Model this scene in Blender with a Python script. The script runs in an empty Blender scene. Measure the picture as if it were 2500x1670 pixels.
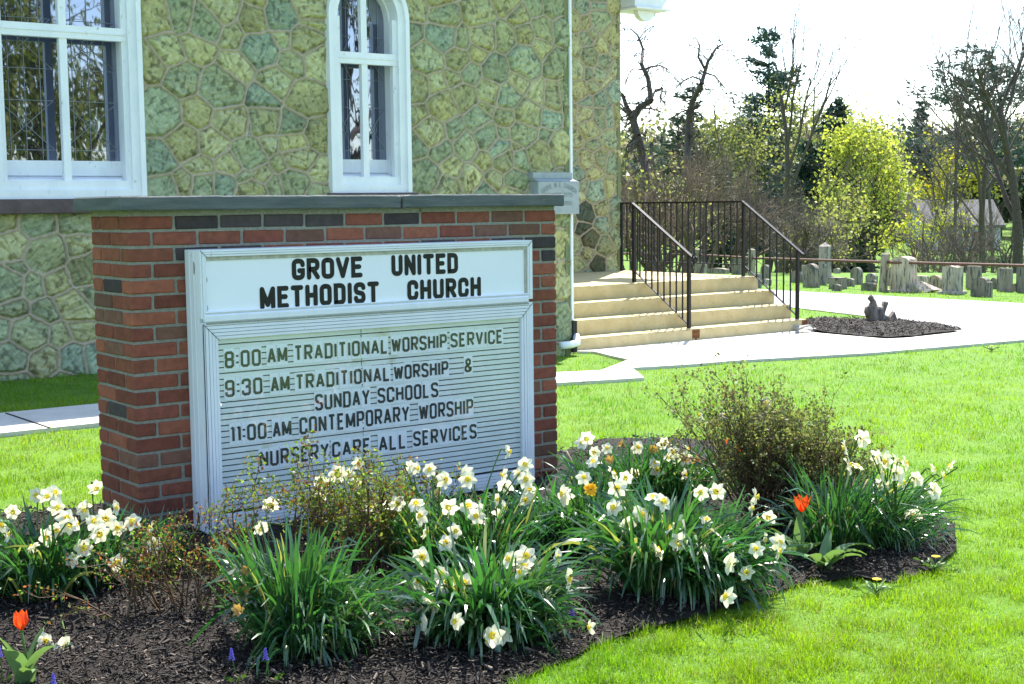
import bpy, bmesh, math, random
import numpy as np
from mathutils import Matrix, Vector

# ------------------------------------------------------------------ camera, sky, sun, exposure
SC = bpy.context.scene
COL = SC.collection
FPX, PITCH, ROLL, YAW, EYE = 3459.6, .0961, -.0117, .6516, 1.42
_c, _s = math.cos(YAW), math.sin(YAW); _cp, _sp = math.cos(PITCH), math.sin(PITCH)
_r0 = np.array([_c, -_s, 0.]); _f0 = np.array([_s, _c, 0.]); _z = np.array([0, 0, 1.])
FWD = _cp*_f0 - _sp*_z; _u0 = _sp*_f0 + _cp*_z
RIGHT = math.cos(ROLL)*_r0 + math.sin(ROLL)*_u0; UP = -math.sin(ROLL)*_r0 + math.cos(ROLL)*_u0
EYEP = np.array([0, 0, EYE])
cam = bpy.data.cameras.new("camera"); cam.sensor_width = 36; cam.lens = FPX/2500*36
cam.clip_start = .05; cam.clip_end = 3000
camo = bpy.data.objects.new("camera", cam); COL.objects.link(camo)
m = Matrix(((RIGHT[0], UP[0], -FWD[0], 0), (RIGHT[1], UP[1], -FWD[1], 0), (RIGHT[2], UP[2], -FWD[2], EYE), (0, 0, 0, 1)))
camo.matrix_world = m
SC.camera = camo
SUN_D = np.array([.53, .46, 1.0]); SUN_D = SUN_D/np.linalg.norm(SUN_D)      # towards the sun
SUN_EL = math.asin(SUN_D[2]); SUN_AZ = math.atan2(SUN_D[0], SUN_D[1])
W = bpy.data.worlds.new("World"); SC.world = W; W.use_nodes = True
wn = W.node_tree; bg = wn.nodes["Background"]
sky = wn.nodes.new("ShaderNodeTexSky"); sky.sky_type = 'NISHITA'; sky.sun_disc = False
sky.sun_elevation = SUN_EL; sky.sun_rotation = SUN_AZ; sky.air_density = 1.0; sky.dust_density = .6; sky.ozone_density = 1.0
wn.links.new(sky.outputs[0], bg.inputs[0]); bg.inputs[1].default_value = .15
sl = bpy.data.lights.new("sun", 'SUN'); sl.energy = 4.6; sl.angle = math.radians(.5); sl.color = (1, .95, .87)
slo = bpy.data.objects.new("sun", sl); COL.objects.link(slo)
slo.rotation_euler = Vector(SUN_D).to_track_quat('Z', 'Y').to_euler()
SC.view_settings.view_transform = 'Standard'; SC.view_settings.look = 'None'
SC.view_settings.exposure = 1.6; SC.view_settings.gamma = 1

# ------------------------------------------------------------------ helpers
rnd = random.Random(7); RNG = np.random.default_rng(11)
def ray(x, y): return FWD + (x-1250)/FPX*RIGHT - (y-835)/FPX*UP
def P(x, y, d): return EYEP + ray(x, y)*d
def onY(x, y, Y): r = ray(x, y); return EYEP + r*(Y/r[1])
def onX(x, y, X): r = ray(x, y); return EYEP + r*(X/r[0])
def sstep(a, b, x): t = np.clip((x-a)/(b-a), 0, 1); return t*t*(3-2*t)
def terrain(X, Y):
    X = np.asarray(X, float); Y = np.asarray(Y, float)
    zx = sstep(4.5, 10.8, X); zy = sstep(6.5, 12, Y)
    z = -.1*zx - .15*zx*zy
    r = np.hypot(X, Y)
    z = z - 2.1*sstep(33, 58, r) + 2.2*sstep(58, 115, r) + 4.5*sstep(115, 260, r)
    return z
def gz(x, y): return float(terrain(x, y))
def ground(x, y):                                   # where a line of sight meets the terrain
    r = ray(x, y); z = 0.
    for i in range(25):
        d = (z-EYE)/r[2]; p = EYEP + r*d; z = z*.3 + .7*gz(p[0], p[1])
    return p
def depth(p): return float((np.asarray(p)-EYEP) @ FWD)

ORG = {}
def tag(o, label=None, cat=None, group=None, kind=None):
    if label: o['label'] = label
    if cat: o['category'] = cat
    if group: o['group'] = group
    if kind: o['kind'] = kind
    return o
def thing(name, loc, label, cat, group=None):
    o = bpy.data.objects.new(name, None); o.empty_display_size = .1; COL.objects.link(o)
    o.location = tuple(loc); ORG[o] = np.array(loc, float)
    return tag(o, label, cat, group)
def build(name, V, F, mat, parent=None, smooth=False, col=None, org=None):
    """one mesh object; V world coordinates; F list of faces or an int array of equal faces; col per-vertex colour"""
    V = np.asarray(V, float).reshape(-1, 3)
    o0 = ORG[parent] if parent is not None else (np.array(org, float) if org is not None else np.zeros(3))
    me = bpy.data.meshes.new(name); L = V - o0
    if isinstance(F, np.ndarray):
        k = F.shape[1]; n = len(F)
        me.vertices.add(len(L)); me.vertices.foreach_set('co', L.ravel().astype(np.float32))
        me.loops.add(n*k); me.loops.foreach_set('vertex_index', F.ravel().astype(np.int32))
        me.polygons.add(n); me.polygons.foreach_set('loop_start', np.arange(0, n*k, k, dtype=np.int32))
        me.update(calc_edges=True)
    else:
        me.from_pydata([tuple(v) for v in L], [], [tuple(int(i) for i in f) for f in F])
    if col is not None:
        c = np.ones((len(V), 4), np.float32); c[:, :3] = col
        a = me.color_attributes.new('col', 'FLOAT_COLOR', 'POINT'); a.data.foreach_set('color', c.ravel())
    if smooth: me.polygons.foreach_set('use_smooth', np.ones(len(me.polygons), bool))
    me.materials.append(mat); me.update()
    o = bpy.data.objects.new(name, me); COL.objects.link(o)
    if parent is not None: o.parent = parent; ORG[o] = o0
    else: o.location = tuple(o0); ORG[o] = o0
    return o
class MB:
    def __init__(s): s.V = []; s.F = []; s.C = []; s.c = None
    def add(s, V, F):
        b = len(s.V); s.V += [tuple(v) for v in V]; s.F += [tuple(i+b for i in f) for f in F]
        s.C += [s.c or (1, 1, 1)]*len(V); return s
    def box(s, x0, x1, y0, y1, z0, z1, bev=0, jit=0):
        if bev <= 0:
            V = [(x, y, z) for z in (z0, z1) for y in (y0, y1) for x in (x0, x1)]
            F = [(0, 2, 3, 1), (4, 5, 7, 6), (0, 1, 5, 4), (2, 6, 7, 3), (0, 4, 6, 2), (1, 3, 7, 5)]
        else:
            bm = bmesh.new(); bmesh.ops.create_cube(bm, size=1)
            for v in bm.verts: v.co = ((x0+x1)/2+v.co.x*(x1-x0), (y0+y1)/2+v.co.y*(y1-y0), (z0+z1)/2+v.co.z*(z1-z0))
            bmesh.ops.bevel(bm, geom=bm.edges[:], offset=bev, segments=1, affect='EDGES')
            bm.verts.index_update()
            V = [tuple(v.co) for v in bm.verts]; F = [tuple(v.index for v in f.verts) for f in bm.faces]; bm.free()
        if jit: V = [(a+rnd.uniform(-jit, jit), b+rnd.uniform(-jit, jit), c+rnd.uniform(-jit, jit)) for a, b, c in V]
        return s.add(V, F)
    def prism(s, pts, off):                         # polygon (3-D points) swept by a vector
        n = len(pts); pts = [np.array(p, float) for p in pts]; off = np.array(off, float)
        V = pts + [p+off for p in pts]
        F = [tuple(range(n))[::-1], tuple(range(n, 2*n))] + [(i, (i+1) % n, n+(i+1) % n, n+i) for i in range(n)]
        return s.add(V, F)
    def tube(s, pts, r, n=8, caps=True):
        pts = [np.array(p, float) for p in pts]; rr = r if hasattr(r, '__len__') else [r]*len(pts)
        t0 = pts[1]-pts[0]; a = np.cross(t0, (0, 0, 1.)); a = a if np.linalg.norm(a) > 1e-6 else np.array([1., 0, 0])
        V = []
        for i, p in enumerate(pts):
            t = pts[min(i+1, len(pts)-1)] - pts[max(i-1, 0)]; t = t/np.linalg.norm(t)
            a = a - t*(a@t); a = a/np.linalg.norm(a); b = np.cross(t, a)
            V += [p + rr[i]*(math.cos(2*math.pi*k/n)*a + math.sin(2*math.pi*k/n)*b) for k in range(n)]
        F = [(i*n+k, i*n+(k+1) % n, (i+1)*n+(k+1) % n, (i+1)*n+k) for i in range(len(pts)-1) for k in range(n)]
        if caps: F += [tuple(range(n))[::-1], tuple((len(pts)-1)*n+k for k in range(n))]
        return s.add(V, F)
    def obj(s, name, mat, parent=None, smooth=False, org=None):
        return build(name, s.V, s.F, mat, parent, smooth, np.array(s.C) if (any(c != (1, 1, 1) for c in s.C) or mat.name == 'weathered_marble') else None, org)

def prisms(S, n=4):
    """S rows p0(3) p1(3) r0 r1 -> vertices and quads of tapered sticks"""
    S = np.asarray(S, float); p0, p1, r0, r1 = S[:, :3], S[:, 3:6], S[:, 6], S[:, 7]
    t = p1-p0; t = t/np.maximum(np.linalg.norm(t, axis=1, keepdims=True), 1e-9)
    ref = np.where(np.abs(t[:, 2:3]) > .9, np.array([[1., 0, 0]]), np.array([[0, 0, 1.]]))
    a = np.cross(t, ref); a /= np.linalg.norm(a, axis=1, keepdims=True); b = np.cross(t, a)
    V = np.zeros((len(S), 2*n, 3))
    for k in range(n):
        q = math.cos(2*math.pi*k/n)*a + math.sin(2*math.pi*k/n)*b
        V[:, k] = p0 + q*r0[:, None]; V[:, n+k] = p1 + q*r1[:, None]
    f = np.array([[k, (k+1) % n, n+(k+1) % n, n+k] for k in range(n)])
    F = (np.arange(len(S))[:, None, None]*2*n + f[None]).reshape(-1, 4)
    return V.reshape(-1, 3), F
def unit(v): return v/np.maximum(np.linalg.norm(v, axis=-1, keepdims=True), 1e-9)
def leafquads(C, size, rng, asp=.6, D=None):
    """a small diamond-shaped leaf at every centre"""
    n = len(C); d = unit(rng.normal(size=(n, 3))) if D is None else unit(D)
    s = unit(np.cross(d, rng.normal(size=(n, 3)))); sz = np.asarray(size)*rng.uniform(.65, 1.35, n)
    L = d*sz[:, None]*.5; Wd = s*sz[:, None]*.5*asp
    V = np.stack([C-L, C+Wd-L*.1, C+L, C-Wd-L*.1], 1).reshape(-1, 3)
    return V, np.arange(n*4).reshape(-1, 4)
def hash2(i, j, s):
    h = np.sin(i*127.1 + j*311.7 + s*74.7)*43758.5453; return h - np.floor(h)
def vnoise(x, y, s=0):
    i = np.floor(x); j = np.floor(y); u = x-i; v = y-j; u = u*u*(3-2*u); v = v*v*(3-2*v)
    return (hash2(i, j, s)*(1-u)+hash2(i+1, j, s)*u)*(1-v) + (hash2(i, j+1, s)*(1-u)+hash2(i+1, j+1, s)*u)*v
def fbm(x, y, s=0, o=4):
    r = 0; a = .5
    for k in range(o): r = r + a*vnoise(x*2**k, y*2**k, s+k*3.3); a *= .5
    return r/(1-.5**o)
def inpoly(X, Y, poly):
    ins = np.zeros(np.shape(X), bool); n = len(poly); j = n-1
    for i in range(n):
        xi, yi = poly[i][:2]; xj, yj = poly[j][:2]
        c = ((yi > Y) != (yj > Y)) & (X < (xj-xi)*(Y-yi)/((yj-yi) or 1e-9)+xi); ins ^= c; j = i
    return ins

# ------------------------------------------------------------------ materials
def M(name, c1, c2=None, scale=8, rough=.7, bump=0, bscale=40, attr=False, trans=0, tcol=None, spec=.3, metal=0, detail=5, c3=None, s3=60, t3=.6, stretch=None, coat=0):
    m = bpy.data.materials.new(name); m.use_nodes = True; nt = m.node_tree; N = nt.nodes; Lk = nt.links.new
    b = N["Principled BSDF"]; out = N["Material Output"]
    b.inputs["Roughness"].default_value = rough; b.inputs["Metallic"].default_value = metal
    b.inputs["Specular IOR Level"].default_value = spec; b.inputs["Coat Weight"].default_value = coat
    geo = N.new("ShaderNodeNewGeometry"); pos = geo.outputs["Position"]
    if stretch:
        mp = N.new("ShaderNodeMapping"); mp.inputs["Scale"].default_value = stretch; Lk(pos, mp.inputs[0]); pos = mp.outputs[0]
    def noise(sc, det=detail):
        n = N.new("ShaderNodeTexNoise"); n.inputs["Scale"].default_value = sc; n.inputs["Detail"].default_value = det
        n.inputs["Roughness"].default_value = .6; Lk(pos, n.inputs["Vector"]); return n.outputs["Fac"]
    def ramp(f, a, z):
        r = N.new("ShaderNodeMapRange"); r.inputs[1].default_value = a; r.inputs[2].default_value = z; Lk(f, r.inputs[0]); return r.outputs[0]
    def mix(f, a, bb, mode='MIX'):
        x = N.new("ShaderNodeMix"); x.data_type = 'RGBA'; x.blend_type = mode
        if hasattr(f, 'links') or hasattr(f, 'is_linked'): Lk(f, x.inputs[0])
        else: x.inputs[0].default_value = f
        for q, i in ((a, 6), (bb, 7)):
            if isinstance(q, tuple): x.inputs[i].default_value = (*q, 1)
            else: Lk(q, x.inputs[i])
        return x.outputs[2]
    col = None
    if c2 is not None: col = mix(ramp(noise(scale), .35, .65), c1, c2)
    if c3 is not None: col = mix(ramp(noise(s3), t3, t3+.08), col if col is not None else c1, c3)
    if attr:
        at = N.new("ShaderNodeAttribute"); at.attribute_name = 'col'
        col = mix(1.0, col if col is not None else c1, at.outputs["Color"], 'MULTIPLY')
    if col is None: b.inputs["Base Color"].default_value = (*c1, 1)
    else: Lk(col, b.inputs["Base Color"])
    if bump:
        bp = N.new("ShaderNodeBump"); bp.inputs["Strength"].default_value = bump; bp.inputs["Distance"].default_value = .02
        Lk(noise(bscale, 8), bp.inputs["Height"]); Lk(bp.outputs[0], b.inputs["Normal"])
    if trans:
        t = N.new("ShaderNodeBsdfTranslucent")
        if tcol: t.inputs[0].default_value = (*tcol, 1)
        if attr or (col is not None and not tcol):
            if tcol and attr: Lk(mix(1.0, tcol, at.outputs["Color"], 'MULTIPLY'), t.inputs[0])
            else: Lk(col, t.inputs[0])
        elif not tcol: t.inputs[0].default_value = (*c1, 1)
        ms = N.new("ShaderNodeMixShader"); ms.inputs[0].default_value = trans
        Lk(b.outputs[0], ms.inputs[1]); Lk(t.outputs[0], ms.inputs[2]); Lk(ms.outputs[0], out.inputs[0])
    return m
def glass_mat(name, refl, tint):                    # a pane: mirror share over a dark or clear body
    m = bpy.data.materials.new(name); m.use_nodes = True; nt = m.node_tree; N = nt.nodes; N.remove(N["Principled BSDF"])
    g = N.new("ShaderNodeBsdfGlossy"); g.inputs["Roughness"].default_value = .015; g.inputs[0].default_value = (.72, .78, .95, 1) if tint else (1, 1, 1, 1)
    t = N.new("ShaderNodeBsdfTransparent") if tint is None else N.new("ShaderNodeBsdfDiffuse")
    if tint: t.inputs[0].default_value = (*tint, 1)
    ms = N.new("ShaderNodeMixShader"); ms.inputs[0].default_value = refl
    nz = N.new("ShaderNodeTexNoise"); nz.inputs["Scale"].default_value = 5; bp = N.new("ShaderNodeBump")
    bp.inputs["Strength"].default_value = .006 if tint else .003; bp.inputs["Distance"].default_value = .05
    nt.links.new(nz.outputs[0], bp.inputs["Height"]); nt.links.new(bp.outputs[0], g.inputs["Normal"])
    nt.links.new(t.outputs[0], ms.inputs[1]); nt.links.new(g.outputs[0], ms.inputs[2]); nt.links.new(ms.outputs[0], N["Material Output"].inputs[0])
    return m
mt = {}
mt['soil'] = M('lawn_soil', (.075, .165, .010), (.105, .195, .016), 3, .95, .6, 25, c3=(.12, .10, .05), s3=1.3, t3=.66)
mt['grass'] = M('grass_blades', (1, 1, 1), attr=True, rough=.5, trans=.45, tcol=(1.6, 1.75, .8), spec=.3)
mt['concrete'] = M('pale_concrete', (.50, .47, .41), (.58, .55, .49), 5, .85, .25, 60, c3=(.36, .34, .29), s3=9, t3=.66)
mt['step'] = M('tan_concrete', (.46, .37, .185), (.54, .445, .245), 6, .85, .3, 70, c3=(.20, .16, .10), s3=40, t3=.64)
mt['rust'] = M('rust_stain', (.11, .038, .012), (.20, .08, .028), 30, .9)
mt['asphalt'] = M('worn_asphalt', (.30, .29, .28), (.36, .35, .34), 2.5, .9, .5, 90, c3=(.20, .2, .2), s3=70, t3=.62)
mt['mulch'] = M('bark_mulch', (.012, .009, .007), (.028, .020, .014), 60, .9, 1.0, 90)
mt['chips'] = M('bark_chips', (1, 1, 1), attr=True, rough=.75, spec=.3)
mt['stone'] = M('green_fieldstone', (.88, .88, .88), (1.1, 1.1, 1.1), 22, .85, .4, 60, attr=True, c3=(.5, .52, .45), s3=34, t3=.73, detail=8)
mt['brick'] = M('red_brick', (.75, .75, .75), (1.12, 1.08, 1.05), 28, .85, .35, 130, attr=True, c3=(.55, .5, .48), s3=90, t3=.66)
mt['mortar'] = M('sandy_mortar', (.24, .235, .19), (.34, .33, .27), 60, .95, .6, 260, c3=(.12, .12, .10), s3=9, t3=.66)
mt['bluestone'] = M('weathered_bluestone', (.085, .100, .100), (.135, .145, .138), 14, .8, .4, 90, stretch=(.35, .35, 3), c3=(.3, .3, .27), s3=40, t3=.68)
mt['brownstone'] = M('brownstone_sill', (.085, .062, .058), (.13, .095, .09), 7, .85, .3, 60)
mt['plaque'] = M('grey_datestone', (.30, .33, .34), (.36, .39, .40), 9, .8, .2, 90)
mt['white'] = M('white_paint', (.74, .76, .78), (.82, .83, .84), 6, .55, .12, 60, c3=(.50, .48, .42), s3=22, t3=.65, stretch=(1, 1, .5))
mt['alu'] = M('white_aluminium', (.70, .73, .76), (.77, .79, .81), 9, .45, .05, 80, c3=(.48, .44, .38), s3=26, t3=.67, stretch=(1, 1, .35))
mt['panel'] = M('header_panel', (.79, .81, .85), (.82, .84, .87), 3, .35)
mt['board'] = M('letter_board', (.62, .68, .66), (.70, .74, .72), 5, .45, c3=(.50, .52, .40), s3=3.5, t3=.62)
mt['tile'] = M('letter_tile', (.73, .78, .80), rough=.3)
mt['black'] = M('black_paint', (.012, .012, .014), rough=.4)
mt['ink'] = M('faded_letter_ink', (.020, .024, .026), (.055, .062, .062), 45, .5)
mt['dark'] = M('dark_gap', (.03, .03, .03), rough=.9)
mt['iron'] = M('black_iron', (.008, .008, .009), (.016, .015, .015), 30, .5, spec=.3)
mt['lead'] = M('lead_came', (.32, .34, .36), rough=.5, metal=.3)
mt['glass'] = glass_mat('leaded_glass', .40, (.010, .010, .018))
mt['clear'] = glass_mat('clear_cover', .035, None)
mt['rail'] = M('rusty_pipe', (.11, .055, .04), (.17, .085, .06), 12, .7)
mt['grave'] = M('weathered_marble', (.27, .225, .19), (.42, .355, .30), 5, .85, .4, 40, c3=(.10, .105, .105), s3=7, t3=.53, stretch=(3, 3, .6), attr=True)
mt['bark'] = M('grey_bark', (.075, .062, .052), (.14, .12, .10), 20, .9, attr=True)
mt['leaf'] = M('spring_leaves', (1, 1, 1), attr=True, rough=.5, trans=.5, tcol=(1.5, 1.5, 1.0), spec=.3)
mt['needle'] = M('evergreen_needles', (1, 1, 1), attr=True, rough=.6, trans=.2, spec=.25)
mt['dleaf'] = M('daffodil_leaf', (1, 1, 1), attr=True, rough=.27, trans=.30, tcol=(1.4, 2.0, .7), spec=1.0)
mt['petal'] = M('white_petal', (.84, .81, .58), (.87, .86, .74), 25, .5, trans=.45, tcol=(.9, .87, .6))
mt['petal_side'] = mt['petal']
mt['corona'] = M('yellow_corona', (.90, .74, .08), rough=.5, trans=.35, tcol=(.95, .8, .06))
mt['goldpetal'] = M('golden_petal', (.80, .48, .02), rough=.5, trans=.3, tcol=(.9, .5, .02))
mt['tulip'] = M('tulip_petal', (.72, .065, .012), (.80, .11, .02), 30, .42, trans=.4, tcol=(.9, .10, .015))
mt['tleaf'] = M('tulip_leaf', (.13, .22, .10), (.19, .29, .13), 20, .35, trans=.3, tcol=(.18, .32, .06))
mt['muscari'] = M('violet_bells', (.10, .08, .45), (.16, .13, .6), 60, .5)
mt['stem'] = M('green_stem', (.07, .14, .025), rough=.5, trans=.2, tcol=(.15, .3, .04))
mt['rosewood'] = M('rose_cane', (.06, .045, .02), (.11, .055, .03), 25, .7)
mt['roof'] = M('red_shingle', (.22, .05, .035), (.30, .08, .06), 20, .8)
mt['siding'] = M('pale_siding', (.42, .42, .47), (.48, .48, .52), 3, .7)
mt['tanwall'] = M('tan_wall', (.34, .26, .18), (.40, .31, .22), 3, .8)
mt['wood'] = M('weathered_stump', (.085, .068, .055), (.25, .215, .18), 22, .9, .8, 60, stretch=(1, 1, .3))
mt['cut'] = M('cut_wood', (.5, .45, .36), (.36, .31, .25), 25, .8)
mt['rock'] = M('pale_rock', (.45, .42, .36), (.33, .3, .26), 8, .85, .4, 30)
mt['cable'] = M('green_cable', (.10, .22, .19), rough=.5)
mt['slate'] = M('dark_roofing', (.08, .08, .085), (.12, .12, .12), 8, .8)
mt['plain_stone'] = M('plain_fieldstone', (.15, .19, .10), (.22, .22, .10), 3, .9, .6, 20)

# ------------------------------------------------------------------ the ground
def lines(a, b, st, far):
    L = list(np.arange(a, b+1e-6, st)); q = st; x = b
    while x < far: q *= 1.35; x += q; L.append(x)
    q = st; x = a
    while x > -far: q *= 1.35; x -= q; L.insert(0, x)
    return np.array(L)
gx = lines(-6, 26, .5, 900); gy = lines(-2, 26, .5, 900)
GX, GY = np.meshgrid(gx, gy); nx = len(gx); ny = len(gy)
GV = np.stack([GX, GY, terrain(GX, GY)], -1).reshape(-1, 3)
ii = (np.arange(ny-1)[:, None]*nx + np.arange(nx-1)[None]).ravel()
tag(build('ground', GV, np.stack([ii, ii+1, ii+nx+1, ii+nx], 1), mt['soil'], smooth=True), kind='structure')
def drape(name, poly, off, mat, step=.5, disp=None, thick=0, **kw):
    bm = bmesh.new(); f = bm.faces.new([bm.verts.new((p[0], p[1], 0)) for p in poly])
    xs = [p[0] for p in poly]; ys = [p[1] for p in poly]
    for ax, lo, hi in ((0, min(xs), max(xs)), (1, min(ys), max(ys))):
        k = math.floor(lo/step)+1
        while k*step < hi:
            co = [0, 0, 0]; no = [0, 0, 0]; co[ax] = k*step; no[ax] = 1
            bmesh.ops.bisect_plane(bm, geom=bm.verts[:]+bm.edges[:]+bm.faces[:], plane_co=co, plane_no=no); k += 1
    bmesh.ops.triangulate(bm, faces=[f for f in bm.faces if len(f.verts) > 4])
    for v in bm.verts:
        v.co.z = gz(v.co.x, v.co.y) + off + (disp(v.co.x, v.co.y) if disp else 0)
    for f in bm.faces:
        f.normal_update()
        if f.normal.z < 0: f.normal_flip()
    if thick:
        ed = [e for e in bm.edges if len(e.link_faces) == 1]
        r = bmesh.ops.extrude_edge_only(bm, edges=ed)
        for v in r['geom']:
            if isinstance(v, bmesh.types.BMVert): v.co.z -= thick
    me = bpy.data.meshes.new(name); bm.to_mesh(me); bm.free(); me.materials.append(mat)
    if disp: me.polygons.foreach_set('use_smooth', np.ones(len(me.polygons), bool))
    o = bpy.data.objects.new(name, me); COL.objects.link(o); tag(o, **kw); return o
G2 = lambda L: [tuple(ground(*q)[:2]) for q in L]
WALK = [(-8, 8.95), (8.3, 9.0)] + G2([(1544, 905), (1810, 886), (2130, 868), (2498, 836), (2800, 812)]) + \
       G2([(2800, 850-12), (2500, 825), (2351, 815), (2218, 829), (2165, 832), (2095, 826), (1990, 817)]) + [(14.3, 12.25), (9.98, 12.25)] + G2([(1450, 864), (1534, 884)]) + [(8.6, 9.92), (-8, 9.85)]
drape('sidewalk', WALK, .03, mt['concrete'], thick=.1, kind='structure')
jb = MB()
for x in (4.62, 6.1, 7.6, -1.4, .1, 1.6, 3.1):
    z = gz(x, 9.4)+.0335; jb.box(x-.006, x+.006, 8.97, 9.84, z-.003, z+.0015)
for a, b in (((1534, 884), (1800, 889)), ((2165, 832), (2400, 846))):
    p, q = ground(*a), ground(*b); p[2] += .046; q[2] += .046
    w = np.array([.0, .016, 0]); jb.add([p-w, q-w, q+w, p+w], [(0, 1, 2, 3)])
tag(jb.obj('sidewalk_joints', mt['dark']), kind='structure')
ROAD = G2([(2351, 814), (2238, 795), (2117, 774), (1923, 751)]) + [(17.8, 20), (18.4, 40), (22.6, 40), (20.9, 25), (20.3, 18.4), (20.3, 13.1), (20.4, 6), (20.6, -10), (15, -10)] + G2([(2800, 846), (2500, 826)])
drape('driveway', ROAD, .012, mt['asphalt'], kind='structure')
BED2 = G2([(1968, 812), (1990, 817), (2095, 827), (2165, 833), (2218, 830), (2351, 815), (2290, 800), (2200, 790), (2110, 786), (2010, 785), (1968, 788)])
BED = G2([(-500, 1262), (-100, 1262), (120, 1258), (262, 1240)]) + [(2.36, 6.1), (4.63, 6.1)] + G2([(1385, 1100), (1480, 1075), (1620, 1075), (1760, 1085), (1960, 1120), (2130, 1175), (2260, 1235), (2330, 1290), (2335, 1350), (2280, 1400), (2190, 1425), (2060, 1418), (1930, 1440),
      (1770, 1500), (1580, 1545), (1440, 1595), (1330, 1640), (1250, 1680), (1180, 1760), (1000, 1950), (700, 2150), (-100, 2200), (-500, 2000)])
def beddisp(x, y): return .035*float(fbm(np.array(x*2.2), np.array(y*2.2), 5)) + .022*float(fbm(np.array(x*17.), np.array(y*17.), 9, 3))
drape('mulch_bed', BED, -.012, mt['mulch'], step=.05, disp=beddisp, kind='structure')
drape('mulch_patch', BED2, .03, mt['mulch'], step=.1, disp=lambda x, y: .05*float(fbm(np.array(x*3.), np.array(y*3.), 2)), kind='structure')

def scatter_px(n, x0, x1, y0, y1):
    """random spots on the terrain, thinning out with distance as seen from the path"""
    X = RNG.uniform(x0, x1, n); Y = RNG.uniform(y0, y1, n)
    D = FWD[None] + ((X-1250)/FPX)[:, None]*RIGHT[None] - ((Y-835)/FPX)[:, None]*UP[None]
    z = np.zeros(n)
    for k in range(14):
        d = (z-EYE)/D[:, 2]; p = EYEP + D*d[:, None]; z = .3*z + .7*terrain(p[:, 0], p[:, 1])
    p[:, 2] = terrain(p[:, 0], p[:, 1]); return p, d
# bark chips
p, d = scatter_px(62000, -250, 2450, 1000, 1800)
k = inpoly(p[:, 0], p[:, 1], BED); p = p[k]; d = d[k]
p[:, 2] += np.array([beddisp(a, b) for a, b in p[:, :2]]) + RNG.uniform(-.008, .014, len(p))
p2, d2 = scatter_px(2600, 1950, 2370, 780, 840); k = inpoly(p2[:, 0], p2[:, 1], BED2); p2 = p2[k]; p2[:, 2] += .07
pc = np.concatenate([p, p2]); sz = np.concatenate([RNG.uniform(.003, .011, len(p))*np.where(RNG.random(len(p)) < .08, 1.8, 1), RNG.uniform(.010, .025, len(p2))])
az = RNG.uniform(0, 6.28, len(pc)); tl = RNG.normal(0, .5, len(pc))
dd = np.stack([np.cos(az)*np.cos(tl), np.sin(az)*np.cos(tl), np.sin(tl)], 1)*sz[:, None]
V, F = prisms(np.concatenate([pc-dd, pc+dd, (sz*.34)[:, None], (sz*.2)[:, None]], 1), 4)
cc = np.repeat(np.where(RNG.random(len(pc))[:, None] < .16, np.array([[.13, .10, .075]]), np.array([[.024, .017, .013]]))*RNG.uniform(.5, 1.5, (len(pc), 1)), 8, 0)
tag(build('bark_chips', V, F, mt['chips'], col=cc), kind='stuff')

# grass
def blades(name, p, h, w, lean, colf, seed):
    rng = np.random.default_rng(seed); n = len(p)
    az = rng.uniform(0, 6.283, n); ln = np.abs(rng.normal(0, lean, n)); hh = h*rng.uniform(.55, 1.35, n)
    dirv = np.stack([np.cos(az), np.sin(az), np.zeros(n)], 1); fa = rng.uniform(0, 6.283, n)
    sd = np.stack([np.cos(fa), np.sin(fa), np.zeros(n)], 1)*w[:, None]*.5 if np.ndim(w) else np.stack([np.cos(fa), np.sin(fa), np.zeros(n)], 1)*w*.5
    b = p.copy(); b[:, 2] -= .005
    mid = b + dirv*(hh*ln*.35)[:, None] + np.array([0, 0, 1.])*(hh*.55)[:, None]
    tip = b + dirv*(hh*ln)[:, None] + np.array([0, 0, 1.])*(hh*np.clip(1-ln*.35, .35, 1))[:, None]
    V = np.stack([b-sd, b+sd, mid+sd*.8, mid-sd*.8, tip], 1).reshape(-1, 3)
    o = np.arange(n)[:, None]*5
    F3 = np.concatenate([o+np.array([[0, 1, 2]]), o+np.array([[0, 2, 3]]), o+np.array([[3, 2, 4]])], 0)
    c = colf(p, rng); C = np.repeat(c, 5, 0)
    return tag(build(name, V, F3, mt['grass'], col=C), kind='stuff')
def gcol(p, rng):
    n = len(p); t = fbm(p[:, 0]*1.1, p[:, 1]*1.1, 3)[:, None]
    a = np.array([[.112, .225, .004]]); b = np.array([[.175, .275, .006]])
    c = a*(1-sstep(.35, .65, t)) + b*sstep(.35, .65, t)
    dry = (rng.random(n) < (.03+.10*sstep(.55, .75, fbm(p[:, 0]*.7, p[:, 1]*.7, 8))))[:, None]
    return np.where(dry, np.array([[.22, .19, .08]]), c)*rng.uniform(.65, 1.3, (n, 1))*(.72+.56*fbm(p[:, 0]*5, p[:, 1]*5, 14, 3))[:, None]
p, d = scatter_px(430000, -150, 2650, 690, 1760)
for a, b, n in ((-1500, -150, 90000), (2650, 4200, 110000)):      # the lawn carries on past both sides of the view
    q, e = scatter_px(n, a, b, 690, 1900); p = np.concatenate([p, q]); d = np.concatenate([d, e])
X, Y = p[:, 0], p[:, 1]
bare = inpoly(X, Y, BED) | inpoly(X, Y, BED2) | inpoly(X, Y, WALK) | inpoly(X, Y, ROAD)
bare |= (X > 2.3) & (X < 4.7) & (Y > 5.6) & (Y < 6.2); bare |= (Y > 12.0) & (X < 9.95); bare |= (X > 9.9) & (X < 14.12) & (Y > 12.15)
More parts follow.
